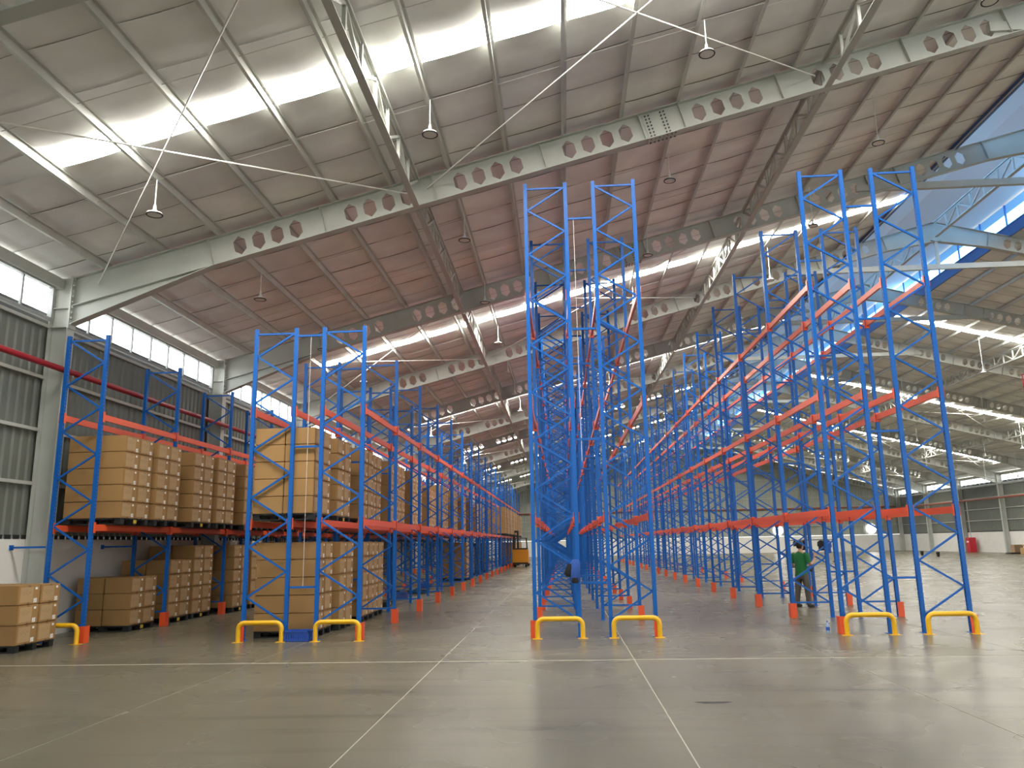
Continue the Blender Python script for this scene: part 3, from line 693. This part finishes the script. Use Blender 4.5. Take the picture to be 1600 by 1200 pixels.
# loose pallet, crates
pallet(-5.98, 15.55, .001, 'empty black pallet behind the yellow guard, under the double rack end', True, 0, False, 'empty pallets', .55) if False else None
def crate(x, y, lab, rz=0):
    t = bpy.data.objects.new('plastic_crate', None); COL.objects.link(t); t.location = (x, y, 0); t.rotation_euler = (0, 0, rz); t['label'] = lab; t['category'] = 'crate'; t['group'] = 'blue plastic crates'
    ob('base', MB().box(-.23, .23, -.17, .17, 0, .02).mesh('base', M['crate']), t)
    for s in (-1, 1):
        m = MB().box(-.23, .23, s*.17-.008, s*.17+.008, .02, .05).box(-.23, .23, s*.17-.008, s*.17+.008, .13, .19)
        for k in range(10): m.box(-.23+.047*k, -.205+.047*k, s*.17-.008, s*.17+.008, .05, .13)
        ob('side_wall', m.mesh('side_wall', M['crate']), t)
        m = MB().box(s*.23-.008, s*.23+.008, -.17, .17, .02, .05).box(s*.23-.008, s*.23+.008, -.17, .17, .13, .19)
        for k in range(7): m.box(s*.23-.008, s*.23+.008, -.17+.05*k, -.145+.05*k, .05, .13)
        ob('end_wall', m.mesh('end_wall', M['crate']), t)
    ob('rim', MB().box(-.25, .25, -.19, -.165, .18, .2).box(-.25, .25, .165, .19, .18, .2).box(-.25, -.225, -.19, .19, .18, .2).box(.225, .25, -.19, .19, .18, .2).mesh('rim', M['crate']), t)
crate(-5.15, 15.42, 'blue slatted crate on the floor between two yellow guards')
crate(-5.6, 27.2, 'blue crate on the floor under the double rack, nearer of two', .3); crate(-5.9, 33.5, 'blue crate on the floor under the double rack, farther of two', .1)
pallet(-5.9, 24.2, .001, 'black empty pallet on the floor inside the double rack, nearer one', True, .05, True, 'empty pallets'); pallet(-5.8, 30.2, .001, 'black empty pallet on the floor inside the double rack, farther one', False, 0, False, 'empty pallets')
for k, y in enumerate((45.9, 48.9, 52.3)):
    t = ob('wrapped_load', MB().box(-.55, .55, -.5, .5, .131, 1.65+.1*k).mesh('wrapped_load', M['wrap'], bevel=.05), None, (-5.75, y, 0), label='dark shrink-wrapped load on a pallet under the double rack, %s in depth' % ORD[k], cat='load', group='wrapped loads')
    ob('pallet_base', whole, t, (0, 0, .001))
# ------------------------------------------------------------------ high bay lamps
lamp_ring = MB()
prof = [(.15*math.cos(t)+0, 0) for t in []]
def torus(R, r, n=24, k=8, z=0):
    m = MB(); vs = [((R+r*math.cos(2*math.pi*j/k))*math.cos(2*math.pi*i/n), (R+r*math.cos(2*math.pi*j/k))*math.sin(2*math.pi*i/n), z+r*math.sin(2*math.pi*j/k)) for i in range(n) for j in range(k)]
    return m.add(vs, [(i*k+j, ((i+1) % n)*k+j, ((i+1) % n)*k+(j+1) % k, i*k+(j+1) % k) for i in range(n) for j in range(k)])
LM = dict(bezel=torus(.14, .014).mesh('bezel', M['black'], True), lens=MB().lathe([(.0, -.004), (.132, -.004), (.132, .006), (0, .006)], 24).mesh('lens', M['lens']),
          housing=MB().lathe([(.145, .01), (.135, .035), (.06, .06), (.035, .1), (.022, .2), (.0, .2)], 20).mesh('housing', M['lampwhite'], True))
ROD = {d: MB().tube([(0, 0, .15), (0, 0, d)], .012, 8).mesh('rod', M['lampwhite']) for d in (.72, 1.32, 2.0)}
FARL = {}
for d in ROD:
    f = torus(.14, .016, 12, 4); f.lathe([(.0, -.004), (.132, -.004), (.06, .06), (.03, .2)], 10).tube([(0, 0, .15), (0, 0, d)], .014, 4); FARL[d] = f.mesh('pendant_lamp', M['lampwhite'])
rowi = 0
for r in range(0, 17):
    y = 13.2+5.2*r
    for ci, x in enumerate((-7.45, -2.25, 2.95, 8.15, mir(8.15), mir(2.95), mir(-2.25), mir(-7.45))):
        d = .72 if ci < 3 else 1.32 if ci == 3 else 2.0; z = ztop(x)-d+.02
        lab = 'round pendant lamp, %s row in depth, %s column from the left wall' % (ORD[r], ORD[ci])
        if r < 4:
            t = bpy.data.objects.new('pendant_lamp', None); COL.objects.link(t); t.location = (x, y, z)
            ob('rod', ROD[d], t)
            for p in LM: ob(p, LM[p], t)
        else: t = ob('pendant_lamp', FARL[d], None, (x, y, z))
        t['label'] = lab; t['category'] = 'lamp'; t['group'] = 'round high bay lamps'
# ------------------------------------------------------------------ far end: fans, ladder, clothes rail, cabinet
for x, lab in ((27.7, 'bright round fan opening in the far wall behind the man'), (39.4, 'bright round fan opening in the far wall, nearer the right corner')):
    t = bpy.data.objects.new('exhaust_fan', None); COL.objects.link(t); t.location = (x, YB-.1, 2.8); t['label'] = lab; t['category'] = 'fan'; t['group'] = 'wall fans'
    R = Matrix.Rotation(math.pi/2, 4, 'X')
    ob('opening', MB().lathe([(.0, 0), (.62, 0), (.62, .02), (0, .02)], 28, R).mesh('opening', M['fan']), t, label='glaring daylight opening')
    rim = torus(.66, .05, 28, 8); rim.v = [tuple(R @ Vector(v)) for v in rim.v]; ob('rim', rim.mesh('rim', M['lampwhite'], True), t)
    bl = MB()
    for k in range(5):
        a = 2*math.pi*k/5; ob('blade', MB().bar((.05*math.cos(a), -.04, .05*math.sin(a)), (.58*math.cos(a), -.04, .58*math.sin(a)), .01, .12, up=(0, 1, .4)).mesh('blade', M['lampwhite']), t)
lx = 31.2
t = bpy.data.objects.new('wall_ladder', None); COL.objects.link(t); t.location = (lx, YB-.55, 0); t['label'] = 'brown caged ladder rising up the far gable wall'; t['category'] = 'ladder'
for s in (-.3, .3): ob('rail', MB().box(s-.04, s+.04, -.04, .04, 2.3, 12.6).mesh('rail', M['ladder']), t)
rg = MB().box(-.3, .3, -.03, .03, -.035, .035).mesh('rung', M['ladder'])
for k in range(30): ob('rung', rg, t, (0, 0, 2.45+.34*k))
hp = MB().tube([(-.3, 0, 0), (-.45, -.35, 0), (-.25, -.7, 0), (.25, -.7, 0), (.45, -.35, 0), (.3, 0, 0)], .03, 6).mesh('hoop', M['ladder'])
for k in range(9): ob('hoop', hp, t, (0, 0, 4.2+1.0*k))
# clothes rail
cx0, cy0 = 18.2, 60.0
t = bpy.data.objects.new('clothes_rail', None); COL.objects.link(t); t.location = (cx0, cy0, 0); t['label'] = 'dark free-standing clothes rail beyond the man with clothes hung on it'; t['category'] = 'clothes rail'
ob('bar', MB().tube([(-1.6, 0, 1.62), (1.6, 0, 1.62)], .03, 8).mesh('bar', M['black']), t)
for s in (-1.6, 1.6):
    ob('upright', MB().tube([(s, 0, .03), (s, 0, 1.65)], .03, 8).mesh('upright', M['black']), t); ob('foot', MB().bar((s, -.35, .03), (s, .35, .03), .06, .06).mesh('foot', M['black']), t)
def garment(x, y, zt, h, w, material, lab, nm='hanging_jacket'):
    pts = [(-w*.2, zt), (-w*.5, zt-.12), (-w*.55, zt-h*.55), (-w*.4, zt-h*.6), (-w*.42, zt-h), (w*.4, zt-h*.97), (w*.38, zt-h*.6), (w*.55, zt-h*.5), (w*.5, zt-.1), (w*.2, zt)]
    m = MB(); N = len(pts); cxm = 0
    for yy, sc in ((-.07, .75), (-.03, 1), (.04, 1), (.07, .7)): m.v += [(a*sc, yy+.015*math.sin(a*20), zt+(b-zt)*(1 if sc == 1 else .97)) for a, b in pts]
    m.f += [(i+N*k, (i+1) % N+N*k, (i+1) % N+N*(k+1), i+N*(k+1)) for k in range(3) for i in range(N)]+[tuple(range(N-1, -1, -1)), tuple(range(3*N, 4*N))]
    m.v = [(a, b, c-zt) for a, b, c in m.v]
    o = ob(nm, m.mesh(nm, material, True), None, (x, y, zt), label=lab, cat='clothing', group='clothes on the rail')
    ob('hook', MB().tube([(0, 0, -.02), (0, 0, .07), (.03, 0, .1)], .008, 5).mesh('hook', M['black']), o); return o
garment(cx0+.75, cy0, 1.58, .75, .5, M['dark'], 'black jacket on the clothes rail, second from its right end')
garment(cx0+1.25, cy0, 1.58, .95, .45, M['denim'], 'blue jacket at the right end of the clothes rail')
garment(cx0-.5, cy0, 1.58, .7, .45, M['dark'], 'dark jacket near the middle of the clothes rail, beside the head of the man')
garment(cx0-1.15, cy0, 1.58, .4, .25, M['dark'], 'small dark bag hung at the left end of the clothes rail', 'hanging_bag')
# hose cabinet
t = bpy.data.objects.new('hose_cabinet', None); COL.objects.link(t); t.location = (42.6, 86.2, 0); t['label'] = 'red fire hose cabinet standing at the right wall'; t['category'] = 'cabinet'
ob('body', MB().box(-.3, .3, -.45, .45, 0, 1.5).mesh('body', M['cab'], bevel=.02), t)
ob('door', MB().box(-.34, -.3, -.4, .4, .12, 1.42).mesh('door', M['cab'], bevel=.01), t); ob('handle', MB().box(-.37, -.34, .28, .33, .7, .9).mesh('handle', M['black']), t)
ob('label_plate', MB().box(-.345, -.34, -.2, .2, 1.0, 1.15).mesh('label_plate', M['label']), t)
ob('riser_pipe', MB().tube([(.05, 0, 1.5), (.05, 0, 5.2)], .05, 8).mesh('riser_pipe', M['girt']), t)
# offcuts at right wall
for k, (x, y, sx, sy, z0, z1, m_, lab) in enumerate(((41.2, 75.5, 1.5, .9, 0, .12, 'black', 'black mat-like slab beside the timber heap at the right wall'), (41.6, 74.3, 1.0, .8, 0, .55, 'wood', 'brown timber box in the heap at the right wall'),
     (41.9, 76.6, .8, .6, 0, .8, 'ladder', 'dark brown box standing in the heap by the right wall column'))):
    box_ob('timber_box' if m_ != 'black' else 'floor_mat', (x-sx/2, x+sx/2, y-sy/2, y+sy/2, z0, z1), M[m_], bevel=.01, label=lab, cat='timber' if m_ != 'black' else 'mat', group='offcuts at the right wall')
for k in range(3): ob('timber_plank', MB().bar((41.0+.1*k, 73.6, .6+.09*k), (41.9, 75.2+.2*k, .6+.09*k), .18, .07).mesh('timber_plank', M['wood']), None, label='loose plank on the timber box, %s of three' % ('lowest', 'middle', 'uppermost')[k], cat='plank', group='planks on the heap')
for x, y, lab in ((32.7, 75.2, 'small black bucket on the open floor, farther of a pair'), (31.7, 69.9, 'small black bucket on the open floor, nearer of a pair')):
    b = ob('bucket', MB().lathe([(.0, .01), (.11, .01), (.15, .38), (.16, .4), (.14, .39), (.1, .03), (0, .03)], 14).mesh('bucket', M['black'], True), None, (x, y, 0), label=lab, cat='bucket', group='buckets')
    ob('handle', MB().tube([(.155*math.cos(t), 0, .38+.1*math.sin(t)) for t in [k*math.pi/8 for k in range(9)]], .008, 5).mesh('handle', M['girt']), b)
# water bottle
b = ob('water_bottle', MB().lathe([(0, 0), (.033, 0), (.036, .01), (.036, .14), (.03, .165), (.014, .195), (.013, .21), (0, .21)], 14).mesh('water_bottle', M['bottle'], True), None, (4.9, 15.6, 0), label='small clear water bottle on the floor left of a yellow guard', cat='bottle')
ob('cap', MB().lathe([(0, .208), (.016, .208), (.016, .23), (0, .23)], 12).mesh('cap', M['cap']), b); ob('bottle_label', MB().lathe([(.0363, .06), (.0368, .06), (.0368, .12), (.0363, .12)], 14).mesh('bottle_label', M['cap']), b)
# jacket on the middle rack post
def lump(name, prof, material, seed):                                       # draped cloth: rings of (z, rx, ry, cx, cy)
    random.seed(seed); m = MB(); n = 14
    for z, rx, ry, cx, cy in prof:
        m.v += [(cx+rx*math.cos(a)*(1+.12*math.sin(3*a+z*9)), cy+ry*math.sin(a)*(1+.12*math.cos(4*a+z*7)), z) for a in [2*math.pi*j/n for j in range(n)]]
    m.f += [(i*n+j, i*n+(j+1) % n, (i+1)*n+(j+1) % n, (i+1)*n+j) for i in range(len(prof)-1) for j in range(n)]+[tuple(range(n-1, -1, -1)), tuple((len(prof)-1)*n+j for j in range(n))]
    return m.mesh(name, material, True)
t = bpy.data.objects.new('hanging_jacket', None); COL.objects.link(t); t.location = (.2, 15.42, 0); t['label'] = 'blue jacket with black sleeves hung on a post of the middle rack'; t['category'] = 'clothing'
ob('jacket_body', lump('jacket_body', [(1.05, .07, .03, .0, 0), (1.12, .1, .05, .0, 0), (1.25, .11, .06, .0, 0), (1.36, .1, .06, .01, .0), (1.44, .06, .04, .02, .01)], M['denim'], 1), t)
ob('sleeve', lump('sleeve', [(1.12, .04, .03, -.12, -.01), (1.18, .07, .05, -.13, -.01), (1.28, .06, .05, -.11, -.01), (1.36, .05, .04, -.08, 0)], M['dark'], 2), t, label='black')
ob('sleeve', lump('sleeve', [(1.0, .05, .04, .0, -.02), (1.04, .07, .05, .0, -.02), (1.1, .05, .04, .0, -.02)], M['dark'], 3), t, label='black')
# ------------------------------------------------------------------ reach truck
t = bpy.data.objects.new('forklift', None); COL.objects.link(t); t.location = (-3.3, 60.5, 0); t['label'] = 'amber reach truck seen from behind in the aisle beside the loaded rack'; t['category'] = 'forklift'
ob('chassis', MB().box(-.6, .6, 0, 1.2, .22, 1.35).mesh('chassis', M['truck'], bevel=.07), t)
ob('bumper', MB().box(-.58, .58, -.05, .02, .24, .36).mesh('bumper', M['black'], bevel=.02), t)
ob('top_cover', MB().box(-.58, .58, .0, 1.1, 1.34, 1.42).mesh('top_cover', M['black'], bevel=.03), t)
for s in (-.42, .42): ob('wheel', MB().lathe([(0, -.08), (.17, -.08), (.18, -.05), (.18, .05), (.17, .08), (0, .08)], 18, Matrix.Translation((s, .25, .18)) @ Matrix.Rotation(math.pi/2, 4, 'Y')).mesh('wheel', M['rubber'], True), t)
for s in (-.55, -.25): ob('mast', MB().box(s-.07, s+.07, 1.4, 1.6, .1, 2.75).mesh('mast', M['black']), t)
ob('mast_bridge', MB().box(-.6, -.2, 1.42, 1.58, 2.6, 2.75).mesh('mast_bridge', M['black']), t)
for s in (-.55, .5): 
    for yy in (.1, 1.1): ob('guard_post', MB().bar((s, yy, 1.38), (s*.9, yy, 2.15), .05, .05).mesh('guard_post', M['black']), t)
ob('overhead_guard', MB().box(-.56, .52, .05, 1.15, 2.13, 2.18).mesh('overhead_guard', M['black']), t)
for s in (-.55, .1): ob('fork', MB().box(s-.06, s+.06, 1.6, 2.7, .1, .15).mesh('fork', M['black']), t)
for s in (-.55, .55): ob('straddle_leg', MB().box(s-.08, s+.08, 1.2, 2.4, .05, .25).mesh('straddle_leg', M['black']), t)
# ------------------------------------------------------------------ boom lift at the right edge
bx, by, bz = 23.6, 40.0, 8.7
t = bpy.data.objects.new('boom_lift', None); COL.objects.link(t); t.location = (bx+9, by, 0); t['label'] = 'red boom lift whose basket is raised to the roof at the right edge'; t['category'] = 'boom lift'
ob('chassis', MB().box(-1.1, 1.1, -.8, .8, .35, 1.2).mesh('chassis', M['cab'], bevel=.05), t)
for s in (-.8, .8):
    for q in (-.75, .75): ob('wheel', MB().lathe([(0, -.12), (.36, -.12), (.4, -.06), (.4, .06), (.36, .12), (0, .12)], 18, Matrix.Translation((s, q, .4)) @ Matrix.Rotation(math.pi/2, 4, 'X')).mesh('wheel', M['rubber'], True), t)
ob('boom', MB().bar((0, 0, 1.2), (-4.2, 0, 7.8), .25, .3).bar((-4.2, 0, 7.8), (-7.9, 0, bz), .2, .25).mesh('boom', M['lampwhite']), t)
bk = MB().box(-9.0, -7.9, -.45, .45, bz-.1, bz)
for z in (bz+.5, bz+1.0): bk.box(-9, -7.9, -.47, -.43, z, z+.04).box(-9, -7.9, .43, .47, z, z+.04).box(-9.02, -8.98, -.45, .45, z, z+.04).box(-7.92, -7.88, -.45, .45, z, z+.04)
for x in (-9, -8.45, -7.9):
    for y in (-.45, .45): bk.box(x-.02, x+.02, y-.02, y+.02, bz, bz+1.04)
ob('basket', bk.box(-9, -7.9, -.46, -.44, bz, bz+.5).mesh('basket', M['cab']), t)
# ------------------------------------------------------------------ the man between the racks
def skin(name, chain, material, parent, sub=2, root=0):
    """chain: list of polylines of (x, y, z, r); shared joints are merged by position"""
    verts, rad, edges, idx = [], [], [], {}
    for line in chain:
        prev = None
        for x, y, z, r in line:
            key = (round(x, 4), round(y, 4), round(z, 4))
            if key not in idx: idx[key] = len(verts); verts.append((x, y, z)); rad.append(r)
            if prev is not None and prev != idx[key]: edges.append((prev, idx[key]))
            prev = idx[key]
    me = bpy.data.meshes.new(name); me.from_pydata(verts, edges, []); me.materials.append(material)
    o = ob(name, me, parent)
    md = o.modifiers.new('skin', 'SKIN'); md.use_smooth_shade = True
    sv = me.skin_vertices if len(me.skin_vertices) else None
    if sv is None:
        import bmesh
        bm = bmesh.new(); bm.from_mesh(me); bm.verts.layers.skin.verify(); bm.to_mesh(me); bm.free(); sv = me.skin_vertices
    for i, r in enumerate(rad):
        rr = r if isinstance(r, tuple) else (r, r); sv[0].data[i].radius = rr
    sv[0].data[root].use_root = True
    s = o.modifiers.new('subsurf', 'SUBSURF'); s.levels = sub; s.render_levels = sub
    return o
P = bpy.data.objects.new('person', None); COL.objects.link(P); P.location = (6.22, 21.5, 0); P.rotation_euler = (0, 0, -math.radians(50))
P['label'] = 'person in a green t-shirt and dark trousers standing between the racks, one hand raised'; P['category'] = 'person'
# local: +Y is the facing direction, +X his right hand side
hip = (0, -.02, .88)
armR = [(0, 0, 1.33, .1), (.17, 0, 1.345, .06), (.235, -.02, 1.22, .05), (.27, .02, 1.08, .042), (.26, .17, 1.15, .036), (.24, .29, 1.26, .026)]
armL = [(0, 0, 1.33, .1), (-.17, 0, 1.345, .06), (-.24, -.02, 1.2, .05), (-.255, .0, 1.05, .042), (-.2, .2, 1.0, .036), (-.13, .33, 1.02, .026)]
body = skin('body', [[(*hip, .12), (0, 0, 1.05, .1), (0, 0, 1.2, .11), (0, 0, 1.33, .1), (0, .01, 1.43, .052), (0, .03, 1.5, .05), (0, .035, 1.585, .085)], armR, armL,
    [(*hip, .12), (.1, -.02, .82, .085), (.12, .02, .47, .056), (.14, -.02, .1, .038), (.16, .12, .04, .03)], [(*hip, .12), (-.1, -.02, .82, .085), (-.13, -.03, .47, .056), (-.15, -.1, .1, .038), (-.16, .04, .04, .03)]], M['skin'], P)
def ring_body(name, prof, material, n=18):                                  # closed garment from rings of (z, rx, ry, cx, cy)
    m = MB()
    for z, rx, ry, cx, cy in prof: m.v += [(cx+rx*math.cos(t), cy+ry*math.sin(t)+.006*math.sin(3*t+z*20), z) for t in [2*math.pi*j/n for j in range(n)]]
    m.f += [(i*n+j, i*n+(j+1) % n, (i+1)*n+(j+1) % n, (i+1)*n+j) for i in range(len(prof)-1) for j in range(n)]+[tuple(range(n-1, -1, -1)), tuple((len(prof)-1)*n+j for j in range(n))]
    return m
sh = ring_body('shirt', [(.80, .165, .125, 0, -.02), (.83, .17, .13, 0, -.02), (.95, .158, .12, 0, -.01), (1.08, .165, .122, 0, -.005), (1.2, .185, .128, 0, -.01), (1.3, .19, .12, 0, -.012), (1.36, .165, .098, 0, -.008), (1.4, .1, .075, 0, 0), (1.425, .062, .06, 0, .008)], M['shirt'])
for sx, el in ((1, (.25, -.02, 1.1)), (-1, (-.255, 0, 1.08))):
    sh.tube([(sx*.13, -.01, 1.335), (sx*.19, -.012, 1.31), (sx*.225, -.018, 1.24), (el[0]*.985, el[1], 1.13)], .07, 12, radii=[.075, .078, .07, .066])
ob('shirt', sh.mesh('shirt', M['shirt'], True), P)
tr = ring_body('trousers', [(.72, .16, .11, 0, -.015), (.78, .165, .122, 0, -.02), (.88, .16, .12, 0, -.02), (.95, .15, .112, 0, -.015)], M['trousers'])
for sx, pts in ((1, [(.09, -.015, .84), (.1, -.01, .7), (.12, .02, .47), (.135, 0, .25), (.145, -.012, .07)]), (-1, [(-.09, -.015, .84), (-.1, -.015, .7), (-.13, -.03, .47), (-.145, -.06, .25), (-.152, -.09, .07)])):
    tr.tube(pts, .08, 14, radii=[.088, .092, .077, .067, .064])
ob('trousers', tr.mesh('trousers', M['trousers'], True), P)
for x, y in ((.15, .02), (-.155, -.06)):
    skin('shoe', [[(x, y-.09, .05, .045), (x, y+.02, .05, .05), (x+.005, y+.13, .035, .038), (x+.005, y+.17, .03, .028)]], M['shoe'], P)
hd = MB(); n = 16
def head_ring(z, rx, ry, cy): return [(rx*math.cos(a), cy+ry*math.sin(a), z) for a in [2*math.pi*j/n for j in range(n)]]
prof = [(1.46, .045, .045, .03), (1.485, .055, .07, .05), (1.52, .066, .085, .045), (1.56, .073, .092, .04), (1.6, .075, .095, .035), (1.64, .07, .09, .03), (1.67, .05, .065, .028), (1.685, .02, .03, .025)]
for q in prof: hd.v += head_ring(*q)
hd.f += [(i*n+j, i*n+(j+1) % n, (i+1)*n+(j+1) % n, (i+1)*n+j) for i in range(len(prof)-1) for j in range(n)]+[tuple(range(n-1, -1, -1)), tuple((len(prof)-1)*n+j for j in range(n))]
head = ob('head', hd.mesh('head', M['skin'], True), P)
ob('nose', MB().lathe([(.0, -.02), (.014, -.02), (.01, .01), (.004, .025), (0, .025)], 8, Matrix.Translation((0, .142, 1.565))).mesh('nose', M['skin'], True), head)
for s in (-1, 1):
    ob('ear', MB().lathe([(0, -.03), (.016, -.02), (.02, 0), (.016, .02), (0, .03)], 8, Matrix.Translation((s*.077, .03, 1.57))).mesh('ear', M['skin'], True), head)
    ob('eye', MB().lathe([(0, -.008), (.01, -.003), (.01, .003), (0, .008)], 8, Matrix.Translation((s*.03, .125, 1.59))).mesh('eye', M['hair'], True), head)
ob('mouth', MB().box(-.022, .022, .128, .136, 1.512, 1.519).mesh('mouth', M['cab']), head)
hr = MB(); hp_ = [(1.495, .06, .035, -.012), (1.53, .073, .045, -.018), (1.55, .079, .052, -.016), (1.58, .083, .075, -.005), (1.62, .084, .1, .022), (1.655, .076, .1, .026), (1.69, .056, .072, .026), (1.705, .02, .03, .025)]
for q in hp_: hr.v += head_ring(*q)
hr.f += [(i*n+j, i*n+(j+1) % n, (i+1)*n+(j+1) % n, (i+1)*n+j) for i in range(len(hp_)-1) for j in range(n)]+[tuple(range(n-1, -1, -1)), tuple((len(hp_)-1)*n+j for j in range(n))]
ob('hair', hr.mesh('hair', M['hair'], True), P)
def hand(wx, wy, wz, dirv, side, held):
    d = Vector(dirv).normalized(); sd = Vector((side, 0, 0)); sd = (sd-d*sd.dot(d)).normalized(); nrm = d.cross(sd)
    w = Vector((wx, wy, wz)); ln = []
    pal = w+d*.075
    def pt(v, r): return (v.x, v.y, v.z, r)
    ln.append([pt(w, .024), pt(pal, .03)])
    for k, L in enumerate((.07, .08, .075, .06)):
        b = pal+sd*(.03-.02*k)+d*.01; e1 = b+d*L*.5; e2 = e1+(d*.6-nrm*.6)*L*.45
        ln.append([pt(pal, .03), pt(b, .0095), pt(e1, .0085), pt(e2, .007)])
    tb_ = w+d*.03+sd*.035; ln.append([pt(w, .024), pt(tb_, .012), pt(tb_+d*.04+sd*.018-nrm*.02, .009)])
    return skin('hand', ln, M['skin'], P, 1)
hand(.24, .29, 1.26, (-.05, .3, .85), -1, None); hand(-.13, .33, 1.02, (.4, .7, .2), 1, None)
ph = ob('handset', MB().box(-.04, .04, -.03, .03, -.09, .09).mesh('handset', M['black'], bevel=.01), None, (6.22+.30, 21.5+.1, .98), label='black tool held at the waist of the man in green', cat='tool')
ph.rotation_euler = (0, .5, .4)
